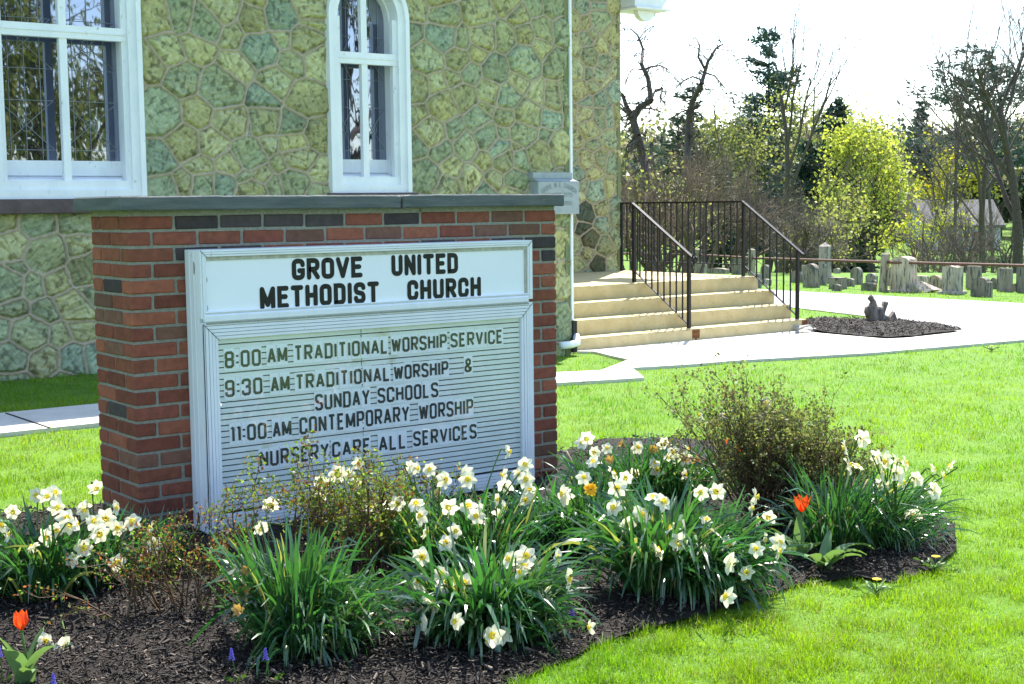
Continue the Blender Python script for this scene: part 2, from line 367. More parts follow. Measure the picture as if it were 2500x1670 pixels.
# untidy edge: a few blades lean over the edging
k = (~bare) & (d < 36)
p = p[k]; d = d[k]; print('blades', len(p))
clump = fbm(p[:, 0]*9, p[:, 1]*9, 21, 3); big = fbm(p[:, 0]*1.3, p[:, 1]*1.3, 23, 3)
h = (.016 + .036*sstep(.3, .8, clump)*(.5+big))*np.clip(1+(d-6)*.01, 1, 1.3)
blades('lawn_grass', p, h, np.clip(.0010*d/2.6, .0021, .011), .8, gcol, 5)

# ------------------------------------------------------------------ the church
church = thing('church', (9.95, 12, 0), 'church of green and ochre fieldstone with white framed windows behind the brick sign', 'church')
def stonewall(name, x0, x1, z0, z1, Y, seeds, seed, holes=(), step=.009, extra_gap=.33, sun=1.0, dark=()):
    rng = np.random.default_rng(seed)
    S = [tuple(q) for q in seeds]
    for t in range(6000):                           # fill the parts of the wall the sign hides
        q = (rng.uniform(x0-.2, x1+.2), rng.uniform(z0-.2, z1+.2))
        if all(math.hypot(q[0]-a, (q[1]-b)*1.15) > extra_gap for a, b in S): S.append(q)
    S = np.array(S); A = np.array([1, 1.12]); PW = rng.uniform(0, .026, len(S))*(rng.random(len(S)) < .6)
    nx = int((x1-x0)/step)+1; nz = int((z1-z0)/step)+1
    xx = np.linspace(x0, x1, nx); zz = np.linspace(z0, z1, nz); XX, ZZ = np.meshgrid(xx, zz); X = XX.ravel(); Z = ZZ.ravel()
    wx = X + .05*(fbm(X*4, Z*4, seed)-.5) + .02*(fbm(X*19, Z*19, seed+1)-.5); wz = Z + .05*(fbm(X*4, Z*4, seed+2)-.5) + .02*(fbm(X*19, Z*19, seed+3)-.5)
    ID = np.zeros(len(X), int); E = np.zeros(len(X))
    for a in range(0, len(X), 20000):
        q = np.stack([wx[a:a+20000], wz[a:a+20000]], 1)*A; D2 = ((q[:, None]-(S*A)[None])**2).sum(2) - PW[None]
        o = np.argpartition(D2, 6, 1)[:, :7]; dv = np.take_along_axis(D2, o, 1); r = np.argsort(dv, 1)
        o = np.take_along_axis(o, r, 1); dv = np.take_along_axis(dv, r, 1)
        ID[a:a+20000] = o[:, 0]; sa = (S*A)[o[:, 0]]
        e = np.full(len(q), 9.)
        for j in range(1, 7):
            g = np.linalg.norm((S*A)[o[:, j]]-sa, axis=1); e = np.minimum(e, (dv[:, j]-dv[:, 0])/(2*g))
        E[a:a+20000] = e
    n = len(S); hue = rng.random(n); val = rng.uniform(.80, 1.2, n); bul = rng.uniform(.5, 1.3, n); ang = rng.uniform(-1.2, 1.2, n)
    green = np.array([.300, .345, .205]); och = np.array([.410, .385, .170]); pale = np.array([.52, .53, .35]); teal = np.array([.290, .355, .240])
    t = np.cos(ang[ID])*X + np.sin(ang[ID])*Z; u = -np.sin(ang[ID])*X + np.cos(ang[ID])*Z
    n1 = fbm(t*4+ID*3.1, u*8+ID*1.7, seed+4); n2 = fbm(t*13+ID, u*48, seed+5); n3 = fbm(X*45, Z*45, seed+6, 3)
    mo = sstep(.22, .78, hue[ID]*.78 + n1*.40-.06)[:, None]
    c = np.where((hue[ID] < .13)[:, None], teal, green)*(1-mo) + och*mo
    mp = sstep(.60, .78, n2+.25*(hue[ID] > .86))[:, None]; c = c*(1-mp*.38) + pale*mp*.38
    c = c*val[ID][:, None]*(.70+.60*n3[:, None])
    crack = sstep(.30, .40, n2)[:, None]; c = c*(.70+.30*crack); pit = sstep(.70, .80, vnoise(t*38+ID, u*20, seed+12))[:, None]; c = c*(1-.45*pit)
    stain = sstep(.62, .80, fbm(X*2.1, Z*2.1, seed+9))[:, None]; c = c*(1-.25*stain)
    if len(dark):
        for q in dark:
            j = np.argmin(((S-np.array(q))**2).sum(1)); c[ID == j] *= .33
    jw = .0115 + .004*fbm(X*6, Z*6, seed+7)
    mort = (1-sstep(jw*.8, jw*1.35, E))[:, None]
    c = c*(1-mort) + np.array([.42, .345, .25])*(.88+.24*n3[:, None])*mort
    tx, tz = rng.normal(0, .085, n), rng.normal(-.03, .085, n); dip = (.026*bul[ID] + tx[ID]*(wx-S[ID, 0]) + tz[ID]*(wz-S[ID, 1]))*sstep(jw+.003, jw+.030, E) + .015*(1-sstep(jw*.55, jw*1.0, E)) - .004*sstep(jw*.8, jw*1.05, E)*(1-sstep(jw*1.2, jw*2.2, E)) + (.026*(n2-.5)+.022*(n1-.5)+.012*(n3-.5))*sstep(jw, jw+.03, E)
    V = np.stack([X, Y-dip, Z], 1)
    keep = np.ones((nz-1, nx-1), bool); cx = (xx[:-1]+xx[1:])/2; cz = (zz[:-1]+zz[1:])/2; CX, CZ = np.meshgrid(cx, cz)
    for hx0, hx1, hz0, hz1, arch in holes:
        inside = (CX > hx0) & (CX < hx1) & (CZ > hz0) & (CZ < hz1)
        if arch:
            xc = (hx0+hx1)/2; rr = (hx1-hx0)/2; inside |= (np.hypot(CX-xc, CZ-hz1) < rr) & (CZ >= hz1)
        keep &= ~inside
    i = (np.arange(nz-1)[:, None]*nx+np.arange(nx-1)[None])[keep]
    return build(name, V, np.stack([i, i+1, i+nx+1, i+nx], 1), mt['stone'], church, smooth=True, col=c)
za = [(1000,110),(1170,90),(1310,130),(1400,40),(1470,210),(1620,120),(1650,20),(1790,90),(1970,30),(1970,150),(955,400),(1070,320),(1250,290),(1500,430),(1655,300),(1810,235),(1940,255),(1860,390),(2010,380),(1175,500),(1410,570),(1755,520),(1010,720),(1270,720),(1670,650),(1950,640),(1475,790),(1570,800),(1680,780),(1850,815),(2005,870),(1010,1030),(1190,920),(1380,920),(1710,910),(1870,920),(1280,1070),(1460,1040),(1570,980),(1810,1050),(1900,1010),(2010,1090),(1650,1120),(1545,1130),(1170,1195),(1280,1195),(1430,1180),(1880,1160),(1740,1200),(1590,1240),(1050,1230),(2000,1230)]
zb = [(740,80),(870,20),(900,120),(1150,100),(1420,110),(1340,10),(1540,45),(1655,50),(1590,190),(1710,200),(725,220),(890,240),(1030,265),(1170,240),(1315,250),(1460,240),(1570,330),(810,370),(1130,340),(1010,395),(1255,480),(1460,420),(1660,420),(735,590),(860,580),(995,530),(1090,500),(1425,550),(1200,620),(1545,630),(1650,650),(1710,640),(1350,660),(1050,650),(910,720),(1180,720),(1340,790),(1475,780),(1630,800),(770,780),(975,850),(1140,800),(830,880),(1450,900),(1305,900),(1200,910),(1610,930),(1695,990),(725,970),(890,1000),(1075,970),(1285,1000),(1410,1005),(1560,1050),(970,1120),(1185,1080),(1325,1080),(1430,1085),(790,1190),(1090,1190),(1260,1210),(1400,1200),(940,1260),(1200,1290),(1370,1290)]
zc = [(15,110),(215,130),(480,120),(80,270),(300,320),(480,270),(90,430),(30,510),(395,480),(545,430),(190,520),(70,650),(560,590),(285,690),(500,640),(180,830),(520,780),(370,840),(10,820),(80,970),(280,1000),(465,990),(570,980),(90,1130),(400,1130)]
zd = [(370,450),(370,640),(370,970),(370,1280)]
ze = [(1840,50),(1960,55),(2060,40),(1780,140),(1860,150),(1970,140),(1915,230),(2040,240),(1790,310),(1870,270),(1900,370),(2060,360),(1990,410),(1800,470),(1890,490),(1960,490),(2030,550),(1815,600),(1915,580),(1860,690),(1770,750),(1860,770),(1960,790),(2020,780),(2070,600),(2070,780),(1890,870),(1800,930),(1910,960),(2020,930),(1780,1080),(1870,1080),(1960,1070),(2050,1100),(1810,1170),(1920,1170),(1780,1310),(1860,1250),(1930,1280),(2030,1270),(1960,1400),(1780,1480)]
zf = [(555,450),(540,530),(680,520),(590,640),(480,690),(710,700),(565,750),(500,840),(660,840),(770,840)]
ss = [onY(x/2.609, y/2.609, 12)[[0, 2]] for x, y in za] + [onY(750+x/2.75, y/2.75, 12)[[0, 2]] for x, y in zb] + \
     [onY(x/2.6115, 500+y/2.6115, 12)[[0, 2]] for x, y in zc] + [onY(1250+x/3.136, 380+y/3.136, 12)[[0, 2]] for x, y in zd]
s2 = [onY(750+x/2.75, y/2.75, 15.73)[[0, 2]] for x, y in ze] + [onY(1250+x/3.136, 380+y/3.136, 15.73)[[0, 2]] for x, y in zf]
LW = (3.72, 5.07, 1.52); RW = (6.945, 7.86, 1.56)
PL = (9.385, 9.975, 1.32, 1.77)
stonewall('stone_wall', 2.4, 9.95, -.3, 3.75, 12.0, ss, 3, holes=[(LW[0]+.03, LW[1]-.03, 1.46, 4.5, False), (RW[0]+.03, RW[1]-.03, 1.46, 3.25, True), (PL[0]+.02, 9.94, PL[2]+.02, PL[3]-.02, False)])
dk = [onY(1250+x/3.136, 380+y/3.136, 15.73)[[0, 2]] for x, y in [(555,450),(540,530),(590,640),(660,840)]]
stonewall('tower_wall', 12.3, 14.03, .40, 5.0, 15.73, s2, 8, dark=dk, extra_gap=.24)
mb = MB()                                            # the rest of the building's mass behind the two stone faces
mb.box(-9, 2.4, 12.0, 20, -.3, 5.35); mb.box(2.4, 3.70, 12.45, 20, -.3, 5.35); mb.box(3.70, 9.95, 12.45, 20, -.3, 5.35)
mb.box(2.4, 9.95, 12.0, 12.45, 3.752, 5.35)
mb.box(9.95, 14.03, 15.76, 20, -.3, 5.0)
mb.obj('plain_wall', mt['plain_stone'], church)
mb = MB()                                            # return faces at the two corners
for x, y0, y1, z0, z1 in ((9.95, 11.97, 12.45, -.3, 5.35), (14.03, 15.7, 15.76, .4, 5.0)):
    mb = MB(); mb.box(x-.06, x+.004, y0+.012, y1, z0, z1); mb.obj('corner_return', mt['plain_stone'], church)
mb = MB(); mb.prism([(-9.4, 11.7, 5.36), (-9.4, 16, 9.5), (-9.4, 20.3, 5.36)], (19.6, 0, 0)); mb.obj('roof', mt['slate'], church)

def window(x0, x1, z0, zs, arch, sashz, mull, lab):
    """white painted frame, recessed leaded glass; zs = top of the straight part"""
    yb = 12.19; cw = .115
    f = MB()
    xc = (x0+x1)/2; R = (x1-x0)/2
    fr = [(0, 11.93, .145), (0.018, 11.905, .05)]
    # outer casing
    def arcs(r): return [(xc+r*math.cos(a), zs+r*math.sin(a)) for a in np.linspace(0, math.pi, 25)]
    for w, y0, y1 in ((cw, 11.945, 12.10), (.045, 11.915, 11.945)):
        if arch:
            o = [(x1, z0)] + arcs(R) + [(x0, z0)]; i = [(x1-w, z0)] + arcs(R-w) + [(x0+w, z0)]
        else:
            o = [(x1, z0), (x1, zs), (x0, zs), (x0, z0)]; i = [(x1-w, z0), (x1-w, zs-w), (x0+w, zs-w), (x0+w, z0)]
        n = len(o); V = []
        for (ax, az), (bx, bz) in zip(o, i): V += [(ax, y0, az), (bx, y0, bz), (bx, y1, bz), (ax, y1, az)]
        f.add(V, [(4*k+e, 4*k+(e+1) % 4, 4*k+4+(e+1) % 4, 4*k+4+e) for k in range(n-1) for e in range(4)])
    f.box(x0+.003, x1-.003, 11.94, 12.095, z0, z0+.075); f.box(x0+cw, x1-cw, 11.965, 12.098, z0+.075, z0+.155)
    ix0, ix1 = x0+cw, x1-cw; top = (zs if not arch else zs+R-cw)
    # stiles, mullion and meeting rail of the outer sash
    for a, b in ((ix0, ix0+.045), (ix1-.045, ix1), (mull-.033, mull+.033)):
        f.box(a, b, 11.985, 12.04, z0+.155, (zs if a != mull-.033 else top-.01))
    f.box(ix0+.002, ix1-.002, 11.975, 12.045, sashz-.055, sashz+.055); f.box(ix0-.05, ix1+.05, 11.968, 11.974, sashz-.004, sashz+.004)
    # inner reveal, inner sill
    f.box(ix1-.012, ix1, 12.1, yb+.05, z0+.1, zs); f.box(ix0, ix0+.012, 12.1, yb+.05, z0+.1, zs)
    if arch:
        o, i = arcs(R-cw), arcs(R-cw-.012); n = len(o); V = []
        for (ax, az), (bx_, bz) in zip(o, i): V += [(ax, 12.1, az), (bx_, 12.1, bz), (bx_, yb+.05, bz), (ax, yb+.05, az)]
        f.add(V, [(4*k+e, 4*k+(e+1) % 4, 4*k+4+(e+1) % 4, 4*k+4+e) for k in range(n-1) for e in range(4)])
    f.prism([(ix0+.012, 12.06, z0+.10), (ix0+.012, 12.06, z0+.17), (ix0+.012, yb, z0+.20), (ix0+.012, yb+.04, z0+.20), (ix0+.012, yb+.04, z0+.10)], (ix1-ix0-.024, 0, 0))
    f.box(ix0+.0125, ix1-.0125, yb-.03, yb+.03, z0+.2, z0+.33)
    w = f.obj('window', mt['white'], church); w['label'] = lab
    g = MB(); g.box(ix0+.012, ix1-.012, yb, yb+.015, z0+.331, top+.0)
    gl = g.obj('glass', mt['glass'], w)
    l = MB(); yl = yb-.006
    def bar(xa, za, xb, zb, r=.0026): l.tube([(xa, yl, za), (xb, yl, zb)], r, 4, False)
    for pa, pb in ((ix0+.045, mull-.033), (mull+.033, ix1-.02)):
        wd = pb-pa; c = (pa+pb)/2
        for q in (.22, .5, .78): bar(pa+wd*q, z0+.34, pa+wd*q, top-.05)
        z = z0+.42; k = 0
        while z < top-.1:
            bar(pa, z, pb, z)
            if k % 2 == 0:
                bar(pa, z, pb, z+.42); bar(pb, z, pa, z+.42)
                l.tube([(c+.055*math.cos(t), yl, z+.21+.055*math.sin(t)) for t in np.linspace(0, 6.283, 17)], .0028, 4, False); z += .42
            else: z += .27
            k += 1
    l.obj('lead_came', mt['lead'], w)
    return w
window(LW[0], LW[1], LW[2], 4.4, False, 2.93, 4.395, 'wide white window with leaded glass')
window(RW[0], RW[1], RW[2], 3.25, True, 2.86, 7.375, 'narrow arched white window with leaded glass')
mb = MB(); mb.box(3.55, 5.175, 11.885, 12.2, 1.395, 1.518, .008); mb.obj('window_sill', mt['brownstone'], church)
mb = MB(); mb.box(6.90, 7.92, 11.885, 12.2, 1.44, 1.558, .008); mb.obj('window_sill', mt['brownstone'], church)

# ------------------------------------------------------------------ stroke lettering
def glyphs():
    g = {}
    r = 'r'
    w = .46
    g['A'] = (.5, [[(0, 0), (.25, 1), (.5, 0)], [(.09, .3), (.41, .3)]]); g['C'] = (w, [[(w, .70), (w, 1, r), (0, 1, r), (0, 0, r), (w, 0, r), (w, .30)]])
    g['D'] = (w, [[(0, 0), (0, 1), (w, 1, r), (w, 0, r), (0, 0), (0, .1)]]); g['E'] = (.4, [[(.4, 1), (0, 1), (0, 0), (.4, 0)], [(0, .52), (.33, .52)]])
    g['G'] = (w, [[(w, .77), (w, 1, r), (0, 1, r), (0, 0, r), (w, 0, r), (w, .42), (w*.62, .42)]]); g['H'] = (w, [[(0, 0), (0, 1)], [(w, 0), (w, 1)], [(0, .52), (w, .52)]])
    g['I'] = (0.0, [[(0, 0), (0, 1)]]); g['L'] = (.4, [[(0, 1), (0, 0), (.4, 0)]]); g['M'] = (.6, [[(0, 0), (0, 1), (.3, .12), (.6, 1), (.6, 0)]])
    g['N'] = (w, [[(0, 0), (0, 1), (w, 0), (w, 1)]]); g['O'] = (w, [[(w/2, 1), (0, 1, r), (0, 0, r), (w, 0, r), (w, 1, r), (w/2, 1), (w*.4, 1)]])
    g['P'] = (w, [[(0, 0), (0, 1), (w, 1, r), (w, .46, r), (0, .46)]]); g['R'] = (w, [[(0, 0), (0, 1), (w, 1, r), (w, .48, r), (0, .48)], [(w*.45, .48), (w, 0)]])
    g['S'] = (w, [[(w, .80), (w, 1, r), (0, 1, r), (0, .58, r), (w*.2, .54), (w*.8, .46), (w, .42, r), (w, 0, r), (0, 0, r), (0, .20)]]); g['T'] = (.46, [[(0, 1), (.46, 1)], [(.23, 1), (.23, 0)]])
    g['U'] = (w, [[(0, 1), (0, 0, r), (w, 0, r), (w, 1)]]); g['V'] = (.5, [[(0, 1), (.25, 0), (.5, 1)]]); g['W'] = (.66, [[(0, 1), (.16, 0), (.33, .9), (.5, 0), (.66, 1)]])
    g['Y'] = (.5, [[(0, 1), (.25, .46), (.25, 0)], [(.5, 1), (.25, .46)]]); g['0'] = g['O']; g['1'] = (.12, [[(0, .86), (.12, 1), (.12, 0)]])
    g['3'] = (w, [[(0, .72), (0, 1, r), (w, 1, r), (w, .53, r), (w*.4, .53)], [(w*.4, .53), (w, .53, r), (w, 0, r), (0, 0, r), (0, .28)]])
    g['8'] = (w, [[(w/2, 1), (0, 1, r), (0, .53, r), (w, .53, r), (w, 1, r), (w*.4, 1)], [(w/2, .53), (0, .53, r), (0, 0, r), (w, 0, r), (w, .53, r), (w*.4, .53)]])
    g['9'] = (w, [[(0, .28), (0, 0, r), (w, 0, r), (w, 1, r), (0, 1, r), (0, .46, r), (w, .46)]]); g['7'] = (w, [[(0, 1), (w, 1), (w*.4, 0)]]); g['2'] = (w, [[(0, .72), (0, 1, r), (w, 1, r), (w, .55, r), (0, .2), (0, 0), (w, 0)]])
    g['B'] = (w, [[(0, 0), (0, 1), (w, 1, r), (w, .53, r), (0, .53)], [(0, .53), (w, .53, r), (w, 0, r), (0, 0)]])
    g['&'] = (.5, [[(.5, 0), (.08, .72), (.08, 1, r), (.4, 1, r), (.4, .66), (0, .34), (0, 0, r), (.42, 0, r), (.5, .36)]]); g[':'] = (.0, [[(0, .66), (0, .80)], [(0, .2), (0, .34)]]); g['.'] = (.0, [[(0, 0), (0, .08)]]); g['F'] = (.4, [[(.4, 1), (0, 1), (0, 0)], [(0, .52), (.33, .52)]])
    return g
GL = glyphs()
def strokes(ch, soft):
    wd, st = GL[ch]; out = []
    for s in st:
        pts = []
        for i, q in enumerate(s):
            if len(q) == 3 and 0 < i < len(s)-1:
                p0 = np.array(s[i-1][:2]); p = np.array(q[:2]); p1 = np.array(s[i+1][:2])
                la, lb = np.linalg.norm(p0-p), np.linalg.norm(p1-p)
                ra = min(.5*la if len(s[i-1]) == 3 else la, .23 if soft else .10); rb = min(.5*lb if len(s[i+1]) == 3 else lb, .23 if soft else .10)
                a = p+(p0-p)/la*ra; b = p+(p1-p)/lb*rb
                if soft: pts += [tuple((1-t)**2*a+2*t*(1-t)*p+t*t*b) for t in np.linspace(0, 1, 7)]
                else: pts += [tuple(a), tuple(b)]
            else: pts.append(q[:2])
        cl = [pts[0]]
        for q in pts[1:]:
            if math.hypot(q[0]-cl[-1][0], q[1]-cl[-1][1]) > 1e-4: cl.append(q)
        run = [cl[0]]                                # acute corners (M, N, V, W, A) become two strokes
        for i in range(1, len(cl)):
            run.append(cl[i])
            if i < len(cl)-1:
                u = np.array(cl[i])-np.array(cl[i-1]); v = np.array(cl[i+1])-np.array(cl[i])
                if u @ v < -.3*np.linalg.norm(u)*np.linalg.norm(v): out.append(run); run = [cl[i]]
        out.append(run)
    return wd, out
def ribbon(pts, t):
    P_ = [np.array(p) for p in pts]; n = len(P_); L = []; R = []
    for i in range(n):
        d0 = P_[i]-P_[i-1] if i else P_[1]-P_[0]; d1 = P_[i+1]-P_[i] if i < n-1 else d0
        d0 = d0/np.linalg.norm(d0); d1 = d1/np.linalg.norm(d1); n0 = np.array([-d0[1], d0[0]]); n1 = np.array([-d1[1], d1[0]])
        mv = n0+n1; ln = np.linalg.norm(mv); mv = mv/ln if ln > .3 else n0; k = 1/max(.72, mv@n0); L.append(P_[i]+mv*t*k); R.append(P_[i]-mv*t*k)
    return L, R
def text(mb, word, box, Y, th, soft, tiles=None, gap=.22, rot=None):
    """word inside box (x0,x1,z0,z1) as flat strokes on the plane Y"""
    x0, x1, z0, z1 = box; H = (z1-z0); t = th/2; S = H-2*t
    ws = [GL[c][0]*S*0+GL[c][0] if c != ' ' else .3 for c in word]
    tot = sum(ws) + gap*(len(word)-1)                # in glyph units
    ux = (x1-x0-2*t)/max(tot, 1e-6); x = x0+t
    for c, w in zip(word, ws):
        if c != ' ':
            _, st = strokes(c, soft)
            if tiles is not None:
                tiles.n = getattr(tiles, 'n', 0)+1; ty = Y+.0008+.0004*(tiles.n % 3); e = min(.006, gap*ux*.5-t-.0006)+t; zz_ = rnd.uniform(.008, .012)
                tiles.add([(x-e, ty, z0-zz_), (x+w*ux+e, ty, z0-zz_), (x+w*ux+e, ty, z1+zz_), (x-e, ty, z1+zz_)], [(0, 1, 2, 3)])
            for j, s in enumerate(st):
                pts = [(x+a*ux, z0+t+b*S) for a, b in s]; yy = Y-.0004*j - .00005*(rnd.random())
                L, R = ribbon(pts, t); V = [(p[0], yy, p[1]) for p in L] + [(p[0], yy, p[1]) for p in R]; n = len(L)
                F = [(i, n+i, n+i+1, i+1) for i in range(n-1)]
                mb.add(V, F)
                if soft:
                    for e, (q, d) in enumerate(((pts[0], np.array(pts[0])-np.array(pts[1])), (pts[-1], np.array(pts[-1])-np.array(pts[-2])))):
                        a0 = math.atan2(d[1], d[0]); fan = [(q[0]+t*math.cos(a0+b), yy-.0001*(e+1), q[1]+t*math.sin(a0+b)) for b in np.linspace(-1.571, 1.571, 9)]
                        mb.add(fan, [tuple(range(9))])
        x += (w+gap)*ux

# date stone
mb = MB(); mb.box(PL[0], 9.93, 11.90, 12.1, 1.70, 1.768, .004); mb.box(PL[0]+.02, 9.975, 11.84, 12.1, PL[2], 1.672, .006)
mb.prism([(PL[0]+.02, 11.84, 1.672), (PL[0]+.0, 11.90, 1.70), (PL[0]+.0, 12.0, 1.70), (PL[0]+.02, 12.0, 1.672)], (.545, 0, 0))
ds = mb.obj('date_stone', mt['plaque'], church)
mb = MB(); wtxt = 'GROVE M.E.CHURCH'
for i, ch in enumerate(wtxt):
    if ch == ' ': continue
    a = -.62 + 1.24*i/(len(wtxt)-1); R = .37; cx = 9.69 + R*math.sin(a); cz = 1.245 + R*math.cos(a)*.98
    t = MB(); w = .013 if ch in 'I.' else .022
    text(t, ch, (-w/2-.002, w/2+.002, -.0, .052 if ch != '.' else .052), 11.8375, .0062, False)
    ca, sa = math.cos(-a), math.sin(-a); V = [(cx+x*ca-z*sa, y, cz+x*sa+z*ca) for x, y, z in t.V]; mb.add(V, t.F)
text(mb, 'FOUNDED', (9.50, 9.72, 1.503, 1.548), 11.8375, .006, False); text(mb, '1773', (9.76, 9.87, 1.503, 1.548), 11.8375, .006, False)
text(mb, 'REBUILT', (9.48, 9.72, 1.415, 1.46), 11.8375, .006, False); text(mb, '1891', (9.76, 9.87, 1.415, 1.46), 11.8375, .006, False)
mb.obj('carved_lettering', M('carved_shadow', (.20, .225, .235), rough=.9), ds)
# downpipe
mb = MB(); mb.box(9.953, 9.988, 11.96, 12.0, .14, 5.3, .006); dp = mb.obj('downpipe', mt['white'], church)
mb = MB(); mb.box(9.951, 10.012, 11.935, 12.008, -.2, .15, .005); mb.obj('pipe_boot', mt['dark'], dp)
mb = MB(); mb.tube([(9.70, 11.84, -.10), (9.85, 11.85, -.10), (9.96, 11.88, -.09), (10.0, 11.95, -.02)], .042, 10); mb.obj('pipe_elbow', mt['white'], dp, True)
# eave of the front porch
mb = MB(); e0 = 4.33
mb.box(14.04, 14.80, 15.3, 15.95, 4.52, 4.66, .01); mb.prism([(14.04, 15.4, 4.26), (14.58, 15.4, 4.26), (14.80, 15.4, 4.515), (14.04, 15.4, 4.515)], (0, .5, 0))
mb.box(14.04, 14.72, 15.36, 15.93, 4.225, 4.257, .006)
mb.prism([(14.28+.17*math.cos(a)+.08, 15.5, 4.222+.15*math.sin(a)) for a in np.linspace(math.pi, 2*math.pi, 13)], (0, .1, 0)); mb.obj('eave', mt['white'], church)
mb = MB(); mb.prism([(14.30, 15.25, 4.70), (14.86, 15.25, 4.665), (14.86, 15.25, 4.70), (14.3, 15.25, 5.0)], (0, .8, 0)); mb.obj('porch_roof', mt['roof'], church)
mb = MB(); cp = [onY(x, y, 15.6) for x, y in [(1560, -20), (1576, 4), (1592, 20), (1600, 32), (1597, 44), (1585, 57), (1565, 78), (1545, 100), (1525, 122), (1512, 140)]]
mb.tube(cp, .006, 5); tag(mb.obj('cable', mt['cable'], org=cp[4]), 'thin green cable looping down from the white eave', 'cable')

# ------------------------------------------------------------------ steps, railings
st = thing('entrance_steps', (12, 12.2, -.25), 'tan concrete entrance steps with four risers and rust stains beside the church corner', 'steps')
LV = [.44, .265, .09, -.085]; YF = [13.05, 12.76, 12.47, 12.18]
mb = MB()
for k in range(4):
    y1 = 15.72 if k == 0 else YF[k-1]-.002
    bm = bmesh.new(); bmesh.ops.create_cube(bm, size=1)
    for v in bm.verts: v.co = (12.031+v.co.x*4.138, (YF[k]+y1)/2+v.co.y*(y1-YF[k]), (LV[k]-.4)/2+v.co.z*(LV[k]+.4))
    bmesh.ops.bevel(bm, geom=[e for e in bm.edges if all(abs(v.co.z-LV[k]) < 1e-4 for v in e.verts)], offset=.013, segments=2, affect='EDGES')
    bmesh.ops.subdivide_edges(bm, edges=[e for e in bm.edges if abs(e.verts[0].co.x-e.verts[1].co.x) > 3], cuts=110)
    for v in bm.verts:
        if v.co.y < YF[k]+.02 and v.co.z > LV[k]-.02:
            q = float(fbm(np.array(v.co.x*13.), np.array(k*7.), 4)); v.co.z -= .012*max(0, q-.45)+.03*max(0, q-.72); v.co.y += .010*max(0, q-.45)+.03*max(0, q-.72)
    bm.verts.index_update(); mb.add([v.co[:] for v in bm.verts], [[v.index for v in f.verts] for f in bm.faces]); bm.free()
mb.obj('steps', mt['step'], st)
for x0, x1, z0 in ((12.02, 12.14, -.24), (13.99, 14.09, -.22)):
    mb = MB(); n = 9                                     # a run of rust below each post foot, ragged at the bottom
    zb = [z0+.03*abs(math.sin(i*2.3))+.03*abs(i-4)/4 for i in range(n)]
    mb.prism([(x0+(x1-x0)*i/(n-1), 12.1770, zb[i]) for i in range(n)] + [(x1+.004, 12.177, -.096), (x0-.004, 12.177, -.096)], (0, .002, 0)); mb.obj('rust_stain', mt['rust'], st)
mb = MB(); mb.box(11.99, 12.10, 15.35, 15.7, .44, .62, .01); mb.obj('upper_step', mt['step'], st)

def railing(name, x, posts, topz, lab, flat, scroll):
    """posts: (y, foot z, top z) from the landing down; flat: (y0,y1) of the level run behind"""
    o = thing(name, (x, posts[-1][0], posts[-1][1]), lab, 'railing', None)
    for y, z0, z1 in posts:
        b = MB(); b.box(x-.019, x+.019, y-.019, y+.019, z0-.02, z1); b.obj('post', mt['iron'], o)
    (ya, za, zta), (yb, zb, ztb) = posts[0], posts[-1]
    t = MB(); bt = MB()
    dz = (ztb-zta)/(yb-ya)
    def slab(b, y0, z0, y1, z1, h, w): b.prism([(x-w, y0, z0), (x-w, y1, z1), (x-w, y1, z1+h), (x-w, y0, z0+h)], (2*w, 0, 0))
    slab(t, ya+.02, zta-.02*dz*0, yb-.10, ztb-.1*dz if dz > 0 else ztb, .022, .024)
    slab(bt, ya, zta-.84, yb+.02, ztb-.84, .012, .013)
    if scroll:
        cy, cz = yb-.11, ztb-.045
        t.tube([(x, cy+(.062-.045*q)*math.sin(6.2*q), cz+(.062-.045*q)*math.cos(6.2*q)) for q in np.linspace(0, 1.15, 26)], .013, 6)
        cy, cz = ya+.03, zta-.05
        t.tube([(x, cy+(.055-.04*q)*math.sin(6.2*q), cz+(.06-.04*q)*math.cos(6.2*q)) for q in np.linspace(0, 1.1, 24)], .012, 6)
    else:
        t.tube([(x, yb-.1, ztb+.0-.1*dz*0), (x, yb-.14, ztb-.045), (x, yb-.10, ztb-.075)], .013, 6)
    if flat:
        t.box(x-.024, x+.024, ya+.02, flat[1], zta-.002, zta+.02); bt.box(x-.013, x+.013, ya+.02, flat[1], zta-.84, zta-.828)
    t.obj('handrail', mt['iron'], o); bt.obj('bottom_rail', mt['iron'], o)
    n = max(3, int(round(abs(yb-ya)/.115)))
    for k in range(1, n):
        y = ya+(yb-ya)*k/n; zt = zta+(ztb-zta)*k/n; b = MB(); b.box(x-.0075, x+.0075, y-.0075, y+.0075, zt-.838, zt+.01); b.obj('baluster', mt['iron'], o)
    if flat:
        n = int(round((flat[1]-ya)/.115))
        for k in range(1, n+1):
            y = ya+(flat[1]-.01-ya)*k/n; b = MB(); w = .016 if k == n else .0075
            b.box(x-w, x+w, y-w, y+w, zta-.836 if k < n else .44, zta+.0); b.obj('baluster' if k < n else 'post', mt['iron'], o)
    return o
railing('stair_railing', 14.03, [(13.25, .44, 1.425), (12.30, -.085, .80)], 1.42, 'long black iron railing along the far edge of the landing and down the steps', (13.25, 15.70), False)
railing('stair_railing', 12.08, [(13.28, .44, 1.415), (12.30, -.085, .80)], 1.42, 'short sloping black iron railing with scrolled end in the middle of the steps', None, True)
mb = MB()
for q, s in (((1955, 812), .10), ((1975, 815), .07), ((1962, 818), .06)):
    p = ground(*q); mb.box(p[0]-s*1.3, p[0]+s*1.3, p[1]-s, p[1]+s, p[2]+.02, p[2]+.02+s*.8, s*.3, s*.2)
tag(mb.obj('rubble', mt['rock'], org=ground(1960, 814)), 'small pale broken rocks at the foot of the bottom step', 'rocks')

